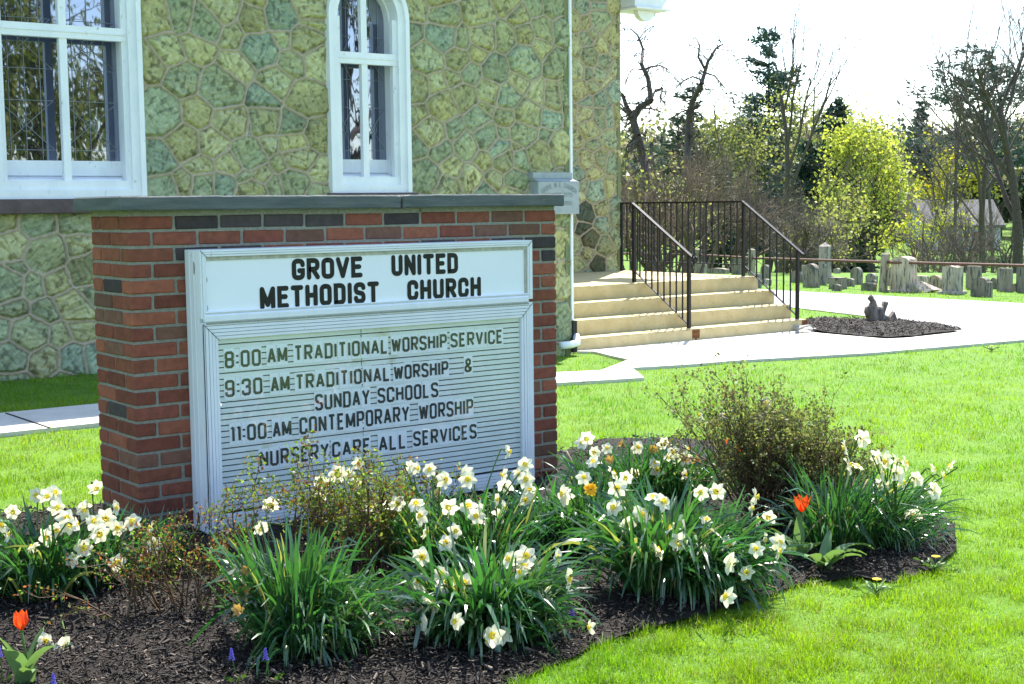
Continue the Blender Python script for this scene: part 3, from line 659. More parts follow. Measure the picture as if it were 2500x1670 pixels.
# ------------------------------------------------------------------ the brick sign wall
BX0, BX1, BY0, BY1, BTOP = 2.34, 4.648, 5.708, 6.13, 1.392
sw = thing('sign_wall', (3.5, 5.9, -.1), 'red brick sign wall with dark scorched bricks under a grey stone cap', 'wall')
mb = MB(); mb.box(BX0+.006, BX1-.006, BY0+.006, BY1-.006, -.15, BTOP+.024); mb.obj('mortar', mt['mortar'], sw)
mb = MB(); C_ = .0677; J = .0122
PB = (BX1-BX0+J)/11; PS = (BY1-BY0+J)/2
def brick(x0, x1, y0, y1, z1, darkp):
    r = rnd.random()
    if r < darkp: c = np.array([.068, .054, .052])
    elif r < darkp+.14: c = np.array([.175, .085, .056])
    elif r < darkp+.40: c = np.array([.275, .092, .052])
    else: c = np.array([.225, .070, .043])
    mb.c = tuple(c*rnd.uniform(.75, 1.2))
    mb.box(x0, x1, y0, y1, z1-C_+J, z1, .0045, .0016)
for k in range(22):
    z1 = BTOP - k*C_; odd = k % 2 == 0; sh = rnd.uniform(-.003, .003)
    rowd = {0: .03, 1: .12, 2: .30}.get(k, .018)
    xs = [BX0+i*PB for i in range(12)] if odd else [BX0] + [BX0+(i+.5)*PB for i in range(11)] + [BX1+J]
    for i in range(len(xs)-1):
        a, b = xs[i], xs[i+1]-J; first = i == 0; last = i == len(xs)-2
        dp_ = rowd if not (k == 0 and not 1 <= i <= 4) else .03
        if k == 0 and 1 <= i <= 4: dp_ = 1
        if k == 2 and i > 8: dp_ = 1
        o = rnd.uniform(-.002, .003)
        y1 = BY0 + (PS-J if (not odd and (first or last)) else .1)
        brick(a + (sh if not first else 0), b + (sh if not last else 0), BY0+(o if not (first or last) else 0), y1, z1+rnd.uniform(-.0015, .0015), dp_)
        if not (first or last) or odd: brick(a, b, BY1-.1, BY1, z1, .06)
    for x0, x1 in ((BX0, BX0+.1), (BX1-.1, BX1)):
        if odd: brick(x0, x1, BY0+.1+J, BY1-.1-J, z1, .06)
        else: brick(x0, x1, BY0+PS, BY1, z1, .06)
mb.obj('brickwork', mt['brick'], sw)
for x0, x1, lb in ((2.285, 3.667, 'longer left slab of the stone cap'), (3.679, 4.668, 'shorter right slab of the stone cap')):
    bm = bmesh.new(); bmesh.ops.create_cube(bm, size=1)
    for v in bm.verts: v.co = ((x0+x1)/2+v.co.x*(x1-x0), 5.925+v.co.y*.535, 1.446+v.co.z*.062)
    bmesh.ops.subdivide_edges(bm, edges=[e for e in bm.edges if abs(e.verts[0].co.x-e.verts[1].co.x) > .5], cuts=40)
    for v in bm.verts:
        v.co.z += .005*(float(fbm(np.array(v.co.x*9), np.array(v.co.y*3), 4))-.5); v.co.y += .008*(float(fbm(np.array(v.co.x*11), np.array(v.co.z*30), 6))-.5)
        if abs(v.co.x-3.673) < .03: v.co.z -= .004
    bmesh.ops.bevel(bm, geom=[e for e in bm.edges if e.calc_face_angle(0) > .8], offset=.006, segments=1, affect='EDGES')
    bm.verts.index_update()
    o = build('capstone', [v.co[:] for v in bm.verts], [[v.index for v in f.verts] for f in bm.faces], mt['bluestone'], sw); bm.free(); o['label'] = lb

# the white sign cabinet on its face
KX0, KX1, KZ0, KZ1, KY = 2.585, 4.371, .028, 1.247, 5.563
cb = thing('sign_cabinet', (3.48, 5.63, .03), 'white aluminium church sign cabinet with black lettering on the brick wall', 'sign')
mb = MB(); mb.box(KX0, KX1, KY+.0225, 5.706, KZ0, KZ1, .003)
for q in (.3, .6): mb.box(KX0-.003, KX0+.001, KY+.14*q+.01, KY+.14*q+.016, KZ0+.01, KZ1-.01)
mb.obj('cabinet_box', mt['alu'], cb)
def frame(mb, x0, x1, z0, z1, w, y, ribs, d=.010):
    """mitred ribbed frame: stepped profile"""
    for k in range(ribs):
        a = w*k/ribs; b = w*(k+.86)/ribs; yy = y - d*(.55+.45*math.sin(math.pi*(k+.5)/ribs)); yb = y+.0235
        o = [(x0+a, z0+a), (x1-a, z0+a), (x1-a, z1-a), (x0+a, z1-a)]; i = [(x0+b, z0+b), (x1-b, z0+b), (x1-b, z1-b), (x0+b, z1-b)]
        V = []
        for (p, q), (r_, s_) in zip(o, i): V += [(p, yb, q), (p, yy, q), (r_, yy, s_), (r_, yb, s_)]
        mb.add(V, [(4*j+e, 4*((j+1) % 4)+e, 4*((j+1) % 4)+(e+1) % 4, 4*j+(e+1) % 4) for j in range(4) for e in range(3)])
mb = MB(); frame(mb, KX0, KX1, .955, KZ1, .030, KY, 3); fo = mb.obj('header_frame', mt['alu'], cb)
mb = MB(); frame(mb, KX0, KX1, KZ0, .938, .075, KY, 5, .012); mb.obj('door_frame', mt['alu'], cb)
mb = MB(); mb.box(KX0+.012, KX1-.03, KY-.018, KY+.01, .938, .972, .006); mb.box(KX0+.012, KX1-.03, KY-.012, KY+.01, .9785, .984, .002); mb.obj('divider_rail', mt['alu'], cb)
mb = MB()
for k in range(64): x = KX0+.02+k*.0272; mb.box(x, x+.024, KY-.016, KY-.009, .9315, .9372, .0012)
mb.obj('hinge', mt['lead'], cb)
mb = MB(); mb.box(KX0+.028, KX1-.028, KY+.004, KY+.011, .97, KZ1-.028); hp = mb.obj('header_panel', mt['panel'], cb)
rl = MB()                                             # black miter and joint lines
for (x, z), (dx, dz) in (((KX0, KZ1), (.03, -.03)), ((KX1, KZ1), (-.03, -.03)), ((KX0+.004, .934), (.071, -.071)), ((KX1-.004, .934), (-.071, -.071)), ((KX0+.004, KZ0+.004), (.071, .071)), ((KX1-.004, KZ0+.004), (-.071, .071))):
    rl.tube([(x, KY-.0125, z), (x+dx, KY-.0125, z+dz)], .0012, 4)
rl.tube([(KX0+.004, KY-.012, .93), (KX0+.004, KY-.012, KZ0+.01)], .0022, 4)
rl.obj('joint_line', mt['dark'], cb)
rs = MB()
for x, z, w, h in ((2.68, KZ1-.034, .03, .006), (2.86, KZ1-.034, .02, .006), (3.15, KZ1-.034, .02, .006), (3.45, KZ1-.034, .024, .006), (3.95, KZ1-.034, .02, .006), (KX1-.036, 1.17, .006, .03), (KX1-.036, 1.09, .006, .026), (KX1-.036, 1.01, .006, .026), (KX0+.034, 1.12, .005, .03), (KX0+.034, 1.0, .005, .03), (4.25, KZ1-.034, .03, .006)):
    rs.prism([(x+w*.5*math.cos(t)*rnd.uniform(.6, 1), KY+.002, z+h*.5*math.sin(t)*rnd.uniform(.6, 1)) for t in np.linspace(0, 5.6, 9)], (0, .001, 0))
rs.prism([(KX0-.001, KY+.05+.007*math.cos(t), 1.17+.028*math.sin(t)) for t in np.linspace(0, 5.8, 10)], (.0008, 0, 0))
rs.prism([(KX0-.001, KY+.085+.012*math.cos(t), .07+.04*math.sin(t)) for t in np.linspace(0, 5.8, 10)], (.0008, 0, 0))
rs.obj('rust_stain', M('rust_spot', (.07, .04, .025), (.20, .13, .08), 80, .9), cb)
gut = MB(); gut.box(KX0+.030, KX1-.03, KY+.0005, KY+.0035, KZ1-.046, KZ1-.03); gut.box(KX1-.045, KX1-.03, KY+.0005, KY+.0035, .975, KZ1-.046); gut.obj('inner_lip', M('aged_lip', (.50, .50, .42), (.35, .33, .26), 30, .7), cb)
# header words
def hb(x0, y0, x1, y1, x2, y2, x3, y3):
    a = onY(x0, y0, KY); b = onY(x1, y1, KY); c = onY(x2, y2, KY); d = onY(x3, y3, KY)
    return (min(a[0], b[0]), max(c[0], d[0]), (b[2]+d[2])/2, (a[2]+c[2])/2)
mb = MB()
q5 = lambda x, y: (440+x/4.611, 560+y/4.611); q6 = lambda x, y: (900+x/4.611, 560+y/4.611)
for wd, a, b, c, d in (('GROVE', q5(1262, 330), q5(1262, 572), q5(2052, 303), q5(2052, 545)), ('UNITED', q6(262, 288), q6(262, 523), q6(1008, 265), q6(1008, 500)),
                       ('METHODIST', q5(903, 642), q5(903, 900), q6(118, 590), q6(118, 828)), ('CHURCH', q6(440, 568), q6(440, 802), q6(1266, 537), q6(1266, 762))):
    mb = MB(); text(mb, wd, hb(*a, *b, *c, *d), KY+.0025, .0222, True, gap=.37 if wd != 'GROVE' else .33)
    mb.obj('lettering', mt['black'], hp)
# letter board with its tracks
mb = MB(); zt = .864; mb.box(KX0+.074, KX1-.074, KY+.0151, KY+.021, .09, zt)
bd = mb.obj('board_back', mt['dark'], cb); mb = MB(); z = zt; k = 0; pitch = .0252
while z-pitch > .085:
    a, b_, f0, f1 = KX0+.0745, KX1-.0745, KY+.0075, KY+.0150; t_, u_ = z-.0006, z-pitch+.0048
    mb.add([(a, f1, t_), (b_, f1, t_), (b_, f0, t_), (a, f0, t_), (b_, f0, u_), (a, f0, u_), (b_, f1, u_), (a, f1, u_)], [(3, 2, 1, 0), (5, 4, 2, 3), (7, 6, 4, 5)])
    z -= pitch
bo = mb.obj('letter_board', mt['board'], cb)
mb = MB(); xc = onY(883, 810, KY)[0]
for a in np.arange(zt, .1, -pitch):
    if rnd.random() < .8: mb.prism([(xc+rnd.uniform(-.006, -.001), KY+.006, a-.004), (xc+rnd.uniform(.001, .009), KY+.006, a-.003), (xc+rnd.uniform(.0, .004), KY+.006, a-.013)], (0, .001, 0))
    mb.box(xc-.0008, xc+.0008, KY+.0062, KY+.0078, a-pitch, a-.001)
mb.obj('seam', mt['dark'], bo)
z4 = lambda x, y: (180+x/1.782, 450+y/1.782)
LN = [[('8:00', (660, 726, 800, 815, 718, 792)), ('AM', (845, 712, 782, 930, 702, 775)), ('TRADITIONAL', (962, 700, 770, 1368, 672, 738)), ('WORSHIP', (1385, 668, 733, 1625, 652, 715)), ('SERVICE', (1642, 650, 710, 1868, 630, 694))],
      [('9:30', (662, 850, 925, 822, 842, 915)), ('AM', (860, 838, 906, 940, 826, 900)), ('TRADITIONAL', (968, 824, 893, 1378, 795, 860)), ('WORSHIP', (1395, 790, 852, 1632, 768, 832)), ('&', (1703, 758, 820, 1735, 756, 816))],
      [('SUNDAY', (1053, 912, 985, 1290, 892, 962)), ('SCHOOLS', (1325, 886, 955, 1588, 862, 925))],
      [('11:00', (685, 1052, 1122, 840, 1036, 1110)), ('AM', (868, 1032, 1105, 948, 1024, 1095)), ('CONTEMPORARY', (985, 1012, 1088, 1462, 966, 1035)), ('WORSHIP', (1505, 958, 1028, 1740, 934, 1000))],
      [('NURSERY', (812, 1160, 1235, 1112, 1124, 1192)), ('CARE', (1127, 1122, 1188, 1292, 1103, 1170)), ('ALL', (1330, 1098, 1164, 1448, 1080, 1150)), ('SERVICES', (1480, 1076, 1142, 1755, 1042, 1106))]]
for ln in LN:
    mb = MB(); tl = MB()
    for wd, (x0, yt0, yb0, x1, yt1, yb1) in ln:
        text(mb, wd, hb(*z4(x0, yt0), *z4(x0, yb0), *z4(x1, yt1), *z4(x1, yb1)), KY+.0045, .0122, False, tl, gap=.32)
    to = tl.obj('letter_tiles', mt['tile'], bo); mb.obj('lettering', mt['ink'], to)
mb = MB(); mb.box(KX0+.073, KX1-.073, KY-.0005, KY+.0008, .088, .866); mb.obj('clear_cover', mt['clear'], cb)

# ------------------------------------------------------------------ cemetery
GROUP_G = 'gravestones beside the drive'
qg = lambda x, y: (1900+x/3.913, 550+y/3.913)
qh = lambda x, y: (1500+x/2.24, y/2.24)
def stone(kind, x0, x1, yt, yb, label, tint=(1, 1, 1), back=0., lean=0., fn=qg, th=None, name='gravestone'):
    a = fn((x0+x1)/2, yb); p = ground(*a); 
    if back: p = EYEP + (p-EYEP)*(1+back/depth(p)); p[2] = gz(p[0], p[1])
    d = depth(p); s = d/FPX; px0 = fn(x0, 0)[0]; px1 = fn(x1, 0)[0]
    w = (px1-px0)*s/.84; h = (fn(0, yb)[1]-fn(0, yt)[1])*s
    top = EYEP + ray(*fn((x0+x1)/2, yt))*d; h = max(.12, top[2]-p[2]); t = th or min(.16, w*.32)
    w = max(.12, w - t*.5)
    b = MB(); cx, cy, cz = p; cz -= .04; h += .04; cz -= 0
    def slab(pts): b.prism([(cx-t/2, cy+u*w, cz+v*h) for u, v in pts], (t, 0, 0))
    if kind == 'round': slab([(-.5, 0), (.5, 0), (.5, 1-.5*w/h if w/h < 1.5 else .4)] + [(.5*math.cos(q), 1-.5*w/h*min(1, 1.2*h/w) + .5*w/h*min(1, 1.2*h/w)*math.sin(q)) for q in np.linspace(.15, math.pi-.15, 13)] + [(-.5, 1-.5*w/h if w/h < 1.5 else .4)])
    elif kind == 'seg': slab([(-.5, 0), (.5, 0), (.5, .84)] + [(.5*math.cos(q)*.999, .84+.16*math.sin(q)) for q in np.linspace(.2, math.pi-.2, 9)] + [(-.5, .84)])
    elif kind == 'shoulder': slab([(-.5, 0), (.5, 0), (.5, .78), (.40, .80)] + [(.38*math.cos(q), .82+.18*math.sin(q)) for q in np.linspace(.1, math.pi-.1, 9)] + [(-.40, .80), (-.5, .78)])
    elif kind == 'flat': slab([(-.5, 0), (.5, 0), (.5, .97), (.47, 1), (-.47, 1), (-.5, .97)])
    elif kind == 'oval': slab([(-.35, 0), (.35, 0)] + [(.5*math.cos(q), .5+.5*math.sin(q)) for q in np.linspace(-.6, math.pi+.6, 17)])
    elif kind == 'block': t *= 2.2; slab([(-.5, 0), (.5, 0), (.48, 1), (-.48, 1)])
    elif kind == 'taper':
        t = .26; prof = [(-.5, .10), (.5, .10), (.42, .88)] + [(.44*math.cos(q), .88+.12*math.sin(q)) for q in np.linspace(.1, math.pi-.1, 9)] + [(-.42, .88)]
        slab(prof); b.box(cx-t*.8, cx+t*.8, cy-.56*w, cy+.56*w, cz, cz+.12*h, .01)
    elif kind == 'pedestal':
        t = .22; slab([(-.42, .16), (.42, .16), (.42, .92), (.46, .95), (0, 1.0), (-.46, .95), (-.42, .92)]); b.box(cx-t*.85, cx+t*.85, cy-.55*w, cy+.55*w, cz, cz+.17*h, .01)
    elif kind == 'obelisk':
        n = 8; r = w*.5; rings = [(.0, 1.5), (.10, 1.5), (.101, 1.25), (.2, 1.25), (.201, 1.05), (.24, .98), (.90, .92), (1.0, .05)]
        V = []; 
        for v, q in rings: V += [(cx+q*r*math.cos(2*math.pi*(k+.5)/n), cy+q*r*math.sin(2*math.pi*(k+.5)/n), cz+v*h) for k in range(n)]
        b.add(V, [(i*n+k, i*n+(k+1) % n, (i+1)*n+(k+1) % n, (i+1)*n+k) for i in range(len(rings)-1) for k in range(n)] + [tuple((len(rings)-1)*n+k for k in range(n))])
    if lean:
        L = math.tan(lean); b.V = [(x, y+(z-cz)*L, z) for x, y, z in b.V]
    b.C = [tint]*len(b.V)
    return tag(b.obj(name, mt['grave'], org=(cx, cy, cz)), label, 'gravestone', GROUP_G)
stone('obelisk', 378, 510, 160, 585, 'tall eight sided obelisk with pointed top on a stepped base', (1, 1, 1), 1.5)
stone('round', 235, 395, 365, 590, 'large round topped headstone in front of the obelisk', (.75, .74, .7))
stone('round', 388, 462, 365, 592, 'narrow round topped headstone tucked against the obelisk base', (.8, .82, .84), .8)
stone('flat', 222, 280, 380, 575, 'pale slab half hidden behind the large round topped headstone', (1.1, 1.1, 1.1), 2.5)
stone('block', 503, 636, 497, 608, 'low square block headstone right of the obelisk', (.75, .73, .68))
stone('seg', 512, 605, 565, 612, 'tiny low marker in front of the square block headstone', (.6, .6, .6), -.5)
stone('round', 690, 806, 400, 575, 'dark round topped headstone standing alone before the brown thicket', (.72, .74, .72), .4)
stone('seg', 528, 592, 430, 520, 'white curved headstone behind the square block headstone', (1.25, 1.25, 1.25), 3)
stone('seg', 636, 730, 507, 585, 'low grey headstone with curved white top between block and round stones', (.85, .85, .85))
stone('shoulder', 835, 950, 458, 575, 'broad streaky headstone left of the leaning fence post', (.85, .87, .9), 1.)
stone('seg', 795, 938, 549, 616, 'dark low curved headstone nearest the drive left of the fence post', (.45, .46, .46), -.3)
stone('round', 888, 943, 525, 590, 'small round stone peeping out behind the dark low curved headstone', (.65, .66, .66), .4)
stone('taper', 1085, 1310, 297, 634, 'largest tapered monument with pale front and curved cap', (1.45, 1.4, 1.25))
stone('round', 1052, 1096, 400, 592, 'thin slab squeezed between the fence post and tapered monument', (.8, .82, .84), .6)
stone('flat', 1310, 1432, 482, 612, 'white low headstone right of the tapered monument', (1.5, 1.5, 1.45), .5)
stone('oval', 1430, 1580, 475, 614, 'fawn oval headstone left of the plinth monument', (1.1, 1.0, .85), .2)
stone('pedestal', 1572, 1755, 383, 655, 'pale streaked monument with pointed top on a wide plinth', (1.25, 1.25, 1.2))
stone('flat', 1795, 1935, 388, 628, 'tall flat slab behind the dark shouldered headstone', (.8, .82, .8), .5)
stone('shoulder', 1843, 2038, 495, 682, 'dark shouldered headstone closest to the drive', (.6, .6, .6))
stone('round', 2030, 2092, 500, 625, 'grey round stone half behind the dark shouldered headstone', (.7, .72, .74), .5)
stone('flat', 2093, 2232, 408, 632, 'tall grey slab with faintly bowed top near the frame edge', (.78, .8, .8))
stone('round', 2236, 2296, 555, 632, 'small rounded marker between the two right hand slabs', (.75, .76, .78))
stone('flat', 2278, 2420, 372, 640, 'dark tall slab cut by the right edge of the picture', (.6, .62, .63), -.1)
stone('block', 2440, 2560, 470, 650, 'squat block headstone just outside the right edge', (.8, .8, .8), .2)
mb = MB(); p = ground(*qg(1340, 640)); mb.prism([p+np.array(v) for v in ((-.1, -.2, 0), (.15, -.22, 0), (.15, .22, .0), (-.1, .2, .0), (-.12, .05, .16))], (.12, -.1, .05)); mb.C = [(1.2, 1.2, 1.15)]*len(mb.V)
tag(mb.obj('gravestone', mt['grave'], org=p), 'broken slab tipped over at the foot of the tapered monument', 'gravestone', GROUP_G)
stone('flat', 640, 702, 1400, 1500, 'square headstone seen through the railing beside the middle fence post', (.75, .77, .8), 0, 0, qh)
stone('flat', 80, 132, 1390, 1482, 'grey slab seen through the railing next to the tower corner', (.8, .82, .85), 0, 0, qh)
stone('round', 168, 216, 1405, 1482, 'round stone seen through the left end of the railing', (.7, .72, .72), 0, 0, qh)
stone('round', 455, 508, 1432, 1492, 'white round stone right of the left fence post seen through balusters', (1.3, 1.3, 1.3), 0, 0, qh)
stone('seg', 505, 632, 1466, 1496, 'long low curved stone above the landing seen through balusters', (1.1, 1.1, 1.1), 0, 0, qh)
stone('round', 798, 856, 1447, 1550, 'dark round stone seen through the sloping railing', (.55, .57, .58), 0, 0, qh)
stone('block', 764, 800, 1497, 1575, 'small square block behind the lower railing post', (.8, .85, .85), 0, 0, qh)
stone('seg', 800, 860, 1525, 1560, 'low pale slab at the grass edge behind the sloping railing', (1.3, 1.3, 1.3), 0, 0, qh)
stone('round', 960, 1030, 1480, 1545, 'squat round stone left of the large round topped headstone', (.65, .66, .66), 0, 0, qh)
fence = thing('cemetery_fence', ground(2157, 712), 'low cemetery fence of square stone posts carrying one rusty pipe rail', 'fence')
tops = []
for (xb, yb, xt, yt, w) in ((1703, 668, 1705, 605, 16), (1834, 676, 1836, 605, 17), (2154, 712, 2163, 614, 21), (2580, 752, 2584, 640, 24)):
    p = ground(xb, yb); d = depth(p); t = P(xt, yt, d); w = w*d/FPX*.72; b = MB()
    dx = (t-p)*.93; q = p-np.array([0, 0, .15])
    V = [q+np.array([sx*w/2, sy*w/2, 0]) for sx, sy in ((-1, -1), (1, -1), (1, 1), (-1, 1))]; V += [v+dx+np.array([0, 0, .15]) for v in V] + [t]
    b.add(V, [(0, 1, 5, 4), (1, 2, 6, 5), (2, 3, 7, 6), (3, 0, 4, 7), (4, 5, 8), (5, 6, 8), (6, 7, 8), (7, 4, 8)]); b.C = [(.95, .95, .8)]*9
    b.obj('post', mt['grave'], fence); tops.append((p, t, d))
R_ = [P(1500, 618, 38), P(1705, 622, tops[0][2]), P(1836, 630, tops[1][2]), P(2158, 640, tops[2][2]), P(2500, 648.5, 24.6), P(2700, 654, 23)]
b = MB(); b.tube(R_, .026, 8); b.obj('rail', mt['rail'], fence, True)

# stump in the mulch patch
p = ground(2142, 792); stp = thing('tree_stump', p, 'gnarled grey tree stump with sawn limbs in the mulch patch', 'stump')
bm_ = MB()
def limb(pts, rr, n=12):
    return bm_.tube([p+np.array(q) for q in pts], rr, n)
rt = _r0; fw = _f0
def L3(a, z, b=0): return tuple((rt*a+fw*b)*.72+np.array([0, 0, z*.98]))
limb([L3(-.02, -.05), L3(-.02, .08), L3(-.02, .18), L3(.0, .25)], [.17, .13, .115, .10])
limb([L3(-.04, .16), L3(-.10, .24), L3(-.09, .32), L3(-.13, .36), L3(-.10, .40)], [.08, .07, .04, .045, .03], 9)
limb([L3(.05, .16), L3(.12, .24), L3(.15, .31)], [.07, .045, .045], 9)
limb([L3(.06, .0), L3(.14, .06), L3(.18, .12)], [.08, .07, .055], 9)
limb([L3(-.10, .10), L3(-.15, .18), L3(-.16, .25)], [.07, .07, .06], 9)
bm_.V = [tuple(np.array(v)+.028*(np.array([float(fbm(np.array(v[0]*22), np.array(v[2]*22+v[1]*15), k)) for k in (1, 2, 3)])-.5)) for v in bm_.V]
so = bm_.obj('trunk', mt['wood'], stp, True)
mb = MB()
for a, z, r_ in ((-.16, .257, .05), (.155, .318, .038), (.05, .255, .06)): mb.prism([p+np.array(L3(a+r_*math.cos(t), z+.4*r_*math.sin(t), -.03+.9*r_*math.sin(t))) for t in np.linspace(0, 5.6, 9)], (0, 0, .008))
mb.obj('cut_face', mt['cut'], stp)
mb = MB(); q = ground(2180, 791); mb.prism([q+np.array(L3(*v)) for v in ((-.11, 0), (.12, 0), (.07, .09), (.03, .17), (-.03, .11))], tuple(fw*.14)); tag(mb.obj('stump_chunk', mt['wood'], org=q), 'small pointed grey wood chunk lying right of the stump', 'wood chunk')

# ------------------------------------------------------------------ daffodils
def leafmesh(base, n, rad, L, w, lean, droop, seed, bias=(0, 0), Lvar=.3):
    """arching strap leaves: V, F, colours"""
    rng = np.random.default_rng(seed); K = 8
    az = rng.uniform(0, 6.283, n); rr = rad*np.sqrt(rng.random(n)); b = np.array(base)[None]+np.stack([rr*np.cos(az), rr*np.sin(az), np.zeros(n)], 1)
    a2 = az + rng.normal(0, .6, n); out = np.stack([np.cos(a2)+bias[0], np.sin(a2)+bias[1]], 1); out = out/np.linalg.norm(out, axis=1, keepdims=True)
    th0 = np.abs(rng.normal(lean*.38, .15, n))*(.35+rr/rad*.9); kap = np.abs(rng.normal(droop*1.25, droop*.8, n)); kink = (rng.random(n) < .42)*rng.uniform(.6, 1.9, n); kp = rng.uniform(.45, .85, n)
    Ls = .88*L*rng.uniform(1-Lvar, 1+Lvar, n); ws = w*rng.uniform(.65, 1.25, n); tw = rng.uniform(-.9, .9, n); V = np.zeros((n, K, 2, 3)); p = b.copy(); p[:, 2] -= .02
    side0 = np.stack([-out[:, 1], out[:, 0], np.zeros(n)], 1)
    for k in range(K):
        t = k/(K-1); th = th0 + kap*t**1.6 + kink*sstep(kp-.06, kp+.06, t); th = np.minimum(th, 2.9)
        d = np.stack([np.sin(th)*out[:, 0], np.sin(th)*out[:, 1], np.cos(th)], 1)
        nrm = np.stack([-np.cos(th)*out[:, 0], -np.cos(th)*out[:, 1], np.sin(th)], 1)
        ph = tw*t*1.3 + tw*.6; sd = side0*np.cos(ph)[:, None] + nrm*np.sin(ph)[:, None]
        wk = ws*.5*(.75+.5*t)*(1-t**5*.75) if k < K-1 else ws*.06
        V[:, k, 0] = p+sd*wk[:, None]; V[:, k, 1] = p-sd*wk[:, None]; p = p+d*(Ls/(K-1))[:, None]
    V[..., 2] = np.maximum(V[..., 2], base[2]+.006+.01*rng.random((n, 1, 1)))
    f = np.array([[2*k, 2*k+1, 2*k+3, 2*k+2] for k in range(K-1)]); F = (np.arange(n)[:, None, None]*2*K+f[None]).reshape(-1, 4)
    c = np.array([[.026, .088, .034]])*rng.uniform(.65, 1.45, (n, 1)) * np.array([[1, 1, 1]]) + rng.uniform(0, .03, (n, 1))*np.array([[1, .9, 0]])
    pale = (rng.random(n) < .04)[:, None]; c = np.where(pale, np.array([[.30, .25, .10]]), c)
    return V.reshape(-1, 3), F, np.repeat(c, 2*K, 0)
def petal_data(nP, Lp, Wp, cup, seed, ruff=.0):
    rng = np.random.default_rng(seed); V = []; F = []
    for i in range(nP):
        a = 2*math.pi*i/nP + rng.normal(0, .09); L = Lp*rng.uniform(.9, 1.08); Wd = Wp*rng.uniform(.85, 1.1); c = cup+rng.normal(0, .16); tw = rng.normal(0, .2); bz = .0006*(i % 2)
        bidx = len(V); prof = [.28, .72, 1.0, .92, .62, .10]; K = 6
        for k in range(K):
            t = k/(K-1); r = .004 + L*t; h = c*L*t*(1-.4*t) - L*.10*t*t + bz
            for j in (-1, 0, 1):
                y = j*Wd*.5*prof[k]; z = h + (.0045*abs(j)*math.sin(math.pi*t)) + tw*y + rng.normal(0, ruff)
                V.append((r*math.cos(a)-y*math.sin(a), r*math.sin(a)+y*math.cos(a), z))
        for k in range(K-1):
            for j in (0, 1): q = bidx+k*3+j; F.append((q, q+1, q+4, q+3))
    return V, F
def corona_data(r, h, seed):
    rng = np.random.default_rng(seed); V = []; F = []; n = 14
    for k, (q, z) in enumerate(((.35, 0), (.62, .45), (.85, .85), (1.12, 1.02), (1.0, .9), (.55, .25))):
        for i in range(n):
            a = 2*math.pi*i/n; rf = 1+(.10*math.sin(i*math.pi) + .12*rng.normal())*(k in (2, 3)); V.append((r*q*rf*math.cos(a), r*q*rf*math.sin(a), .002+h*z))
    for k in range(5):
        for i in range(n): F.append((k*n+i, k*n+(i+1) % n, (k+1)*n+(i+1) % n, (k+1)*n+i))
    return V, F
def raw_mesh(name, V, F, mat, smooth=True):
    me = bpy.data.meshes.new(name); me.from_pydata([tuple(v) for v in V], [], F); me.materials.append(mat)
    if smooth: me.polygons.foreach_set('use_smooth', np.ones(len(me.polygons), bool))
    return me
PET = [raw_mesh('petals', *petal_data(6, .034, .031, c, 40+i), mt['petal']) for i, c in enumerate((.12, .0, .3, -.12))]
COR = [raw_mesh('corona', *corona_data(.0105, .011, 60+i), mt['corona']) for i in range(2)]
GPET = raw_mesh('petals', *petal_data(11, .026, .018, .55, 77, .0008), mt['goldpetal']); WPET = raw_mesh('petals', *petal_data(7, .028, .020, 2.4, 78, .004), M('withered_petal', (.42, .25, .07), (.55, .38, .14), 60, .7, trans=.25, tcol=(.6, .36, .06)))
def put(name, me, parent, pos, dirv, roll, sc=1.0):
    o = bpy.data.objects.new(name, me); COL.objects.link(o); pr = ORG[parent]; o.parent = parent; o.location = tuple(np.array(pos)-pr); ORG[o] = np.array(pos, float)
    o.rotation_mode = 'QUATERNION'; o.rotation_quaternion = Vector(dirv).to_track_quat('Z', 'Y') @ Matrix.Rotation(roll, 3, 'Z').to_quaternion(); o.scale = (sc, sc, sc); return o
def flower(parent, base, pos, kind='w', face=None, sc=1.0, straight=False):
    pos = np.array(pos); pos[2] = max(pos[2], gz(pos[0], pos[1])+.03)
    toc = unit(EYEP-pos)
    if face is None:
        dv = unit(toc*1.0 + np.array([rnd.gauss(0, .45), rnd.gauss(0, .45), rnd.gauss(.1, .28)]))
    else: dv = unit(face[0]*_r0*1.0 - face[1]*_f0 + np.array([0, 0, face[2]]))
    me = {'w': PET[rnd.randrange(4)], 'g': GPET, 'o': WPET}[kind]
    f = put('flower', me, parent, pos, dv, rnd.uniform(0, 6.28), sc*rnd.uniform(.78, 1.14))
    if kind == 'w':
        c = bpy.data.objects.new('corona', COR[rnd.randrange(2)]); COL.objects.link(c); c.parent = f; c.rotation_euler.z = rnd.uniform(0, 6)
    elif kind == 'g': f['label'] = 'double golden bloom among the white ones'
    else: f['label'] = 'withered golden bloom'
    b = np.array(base, float); top = pos - dv*.012; nk = top - dv*.018 + np.array([0, 0, .010])
    pts = [b]; up = np.array([b[0]*.75+nk[0]*.25, b[1]*.75+nk[1]*.25, b[2]+(nk[2]-b[2])*.6])
    for t in np.linspace(.15, 1, 6): pts.append((1-t)**2*b+2*t*(1-t)*up+t*t*nk)
    pts += [nk*.5+top*.5+np.array([0, 0, .004]), top]
    s = MB(); s.tube(pts, [.0030]*len(pts), 5, False); so = s.obj('stem', mt['stem'])
    so.parent = f; so.matrix_parent_inverse = (Matrix.Translation(tuple(pos)) @ f.rotation_quaternion.to_matrix().to_4x4() @ Matrix.Scale(f.scale.x, 4)).inverted()
    return f
za1 = lambda L: [(x/2.7514, 1100+y/2.7514, *e) for x, y, *e in L]
za3 = lambda L: [(500+x/2.4716, 1050+y/2.4716, *e) for x, y, *e in L]
za4 = lambda L: [(1200+x/1.9567, 850+y/1.9567, *e) for x, y, *e in L]
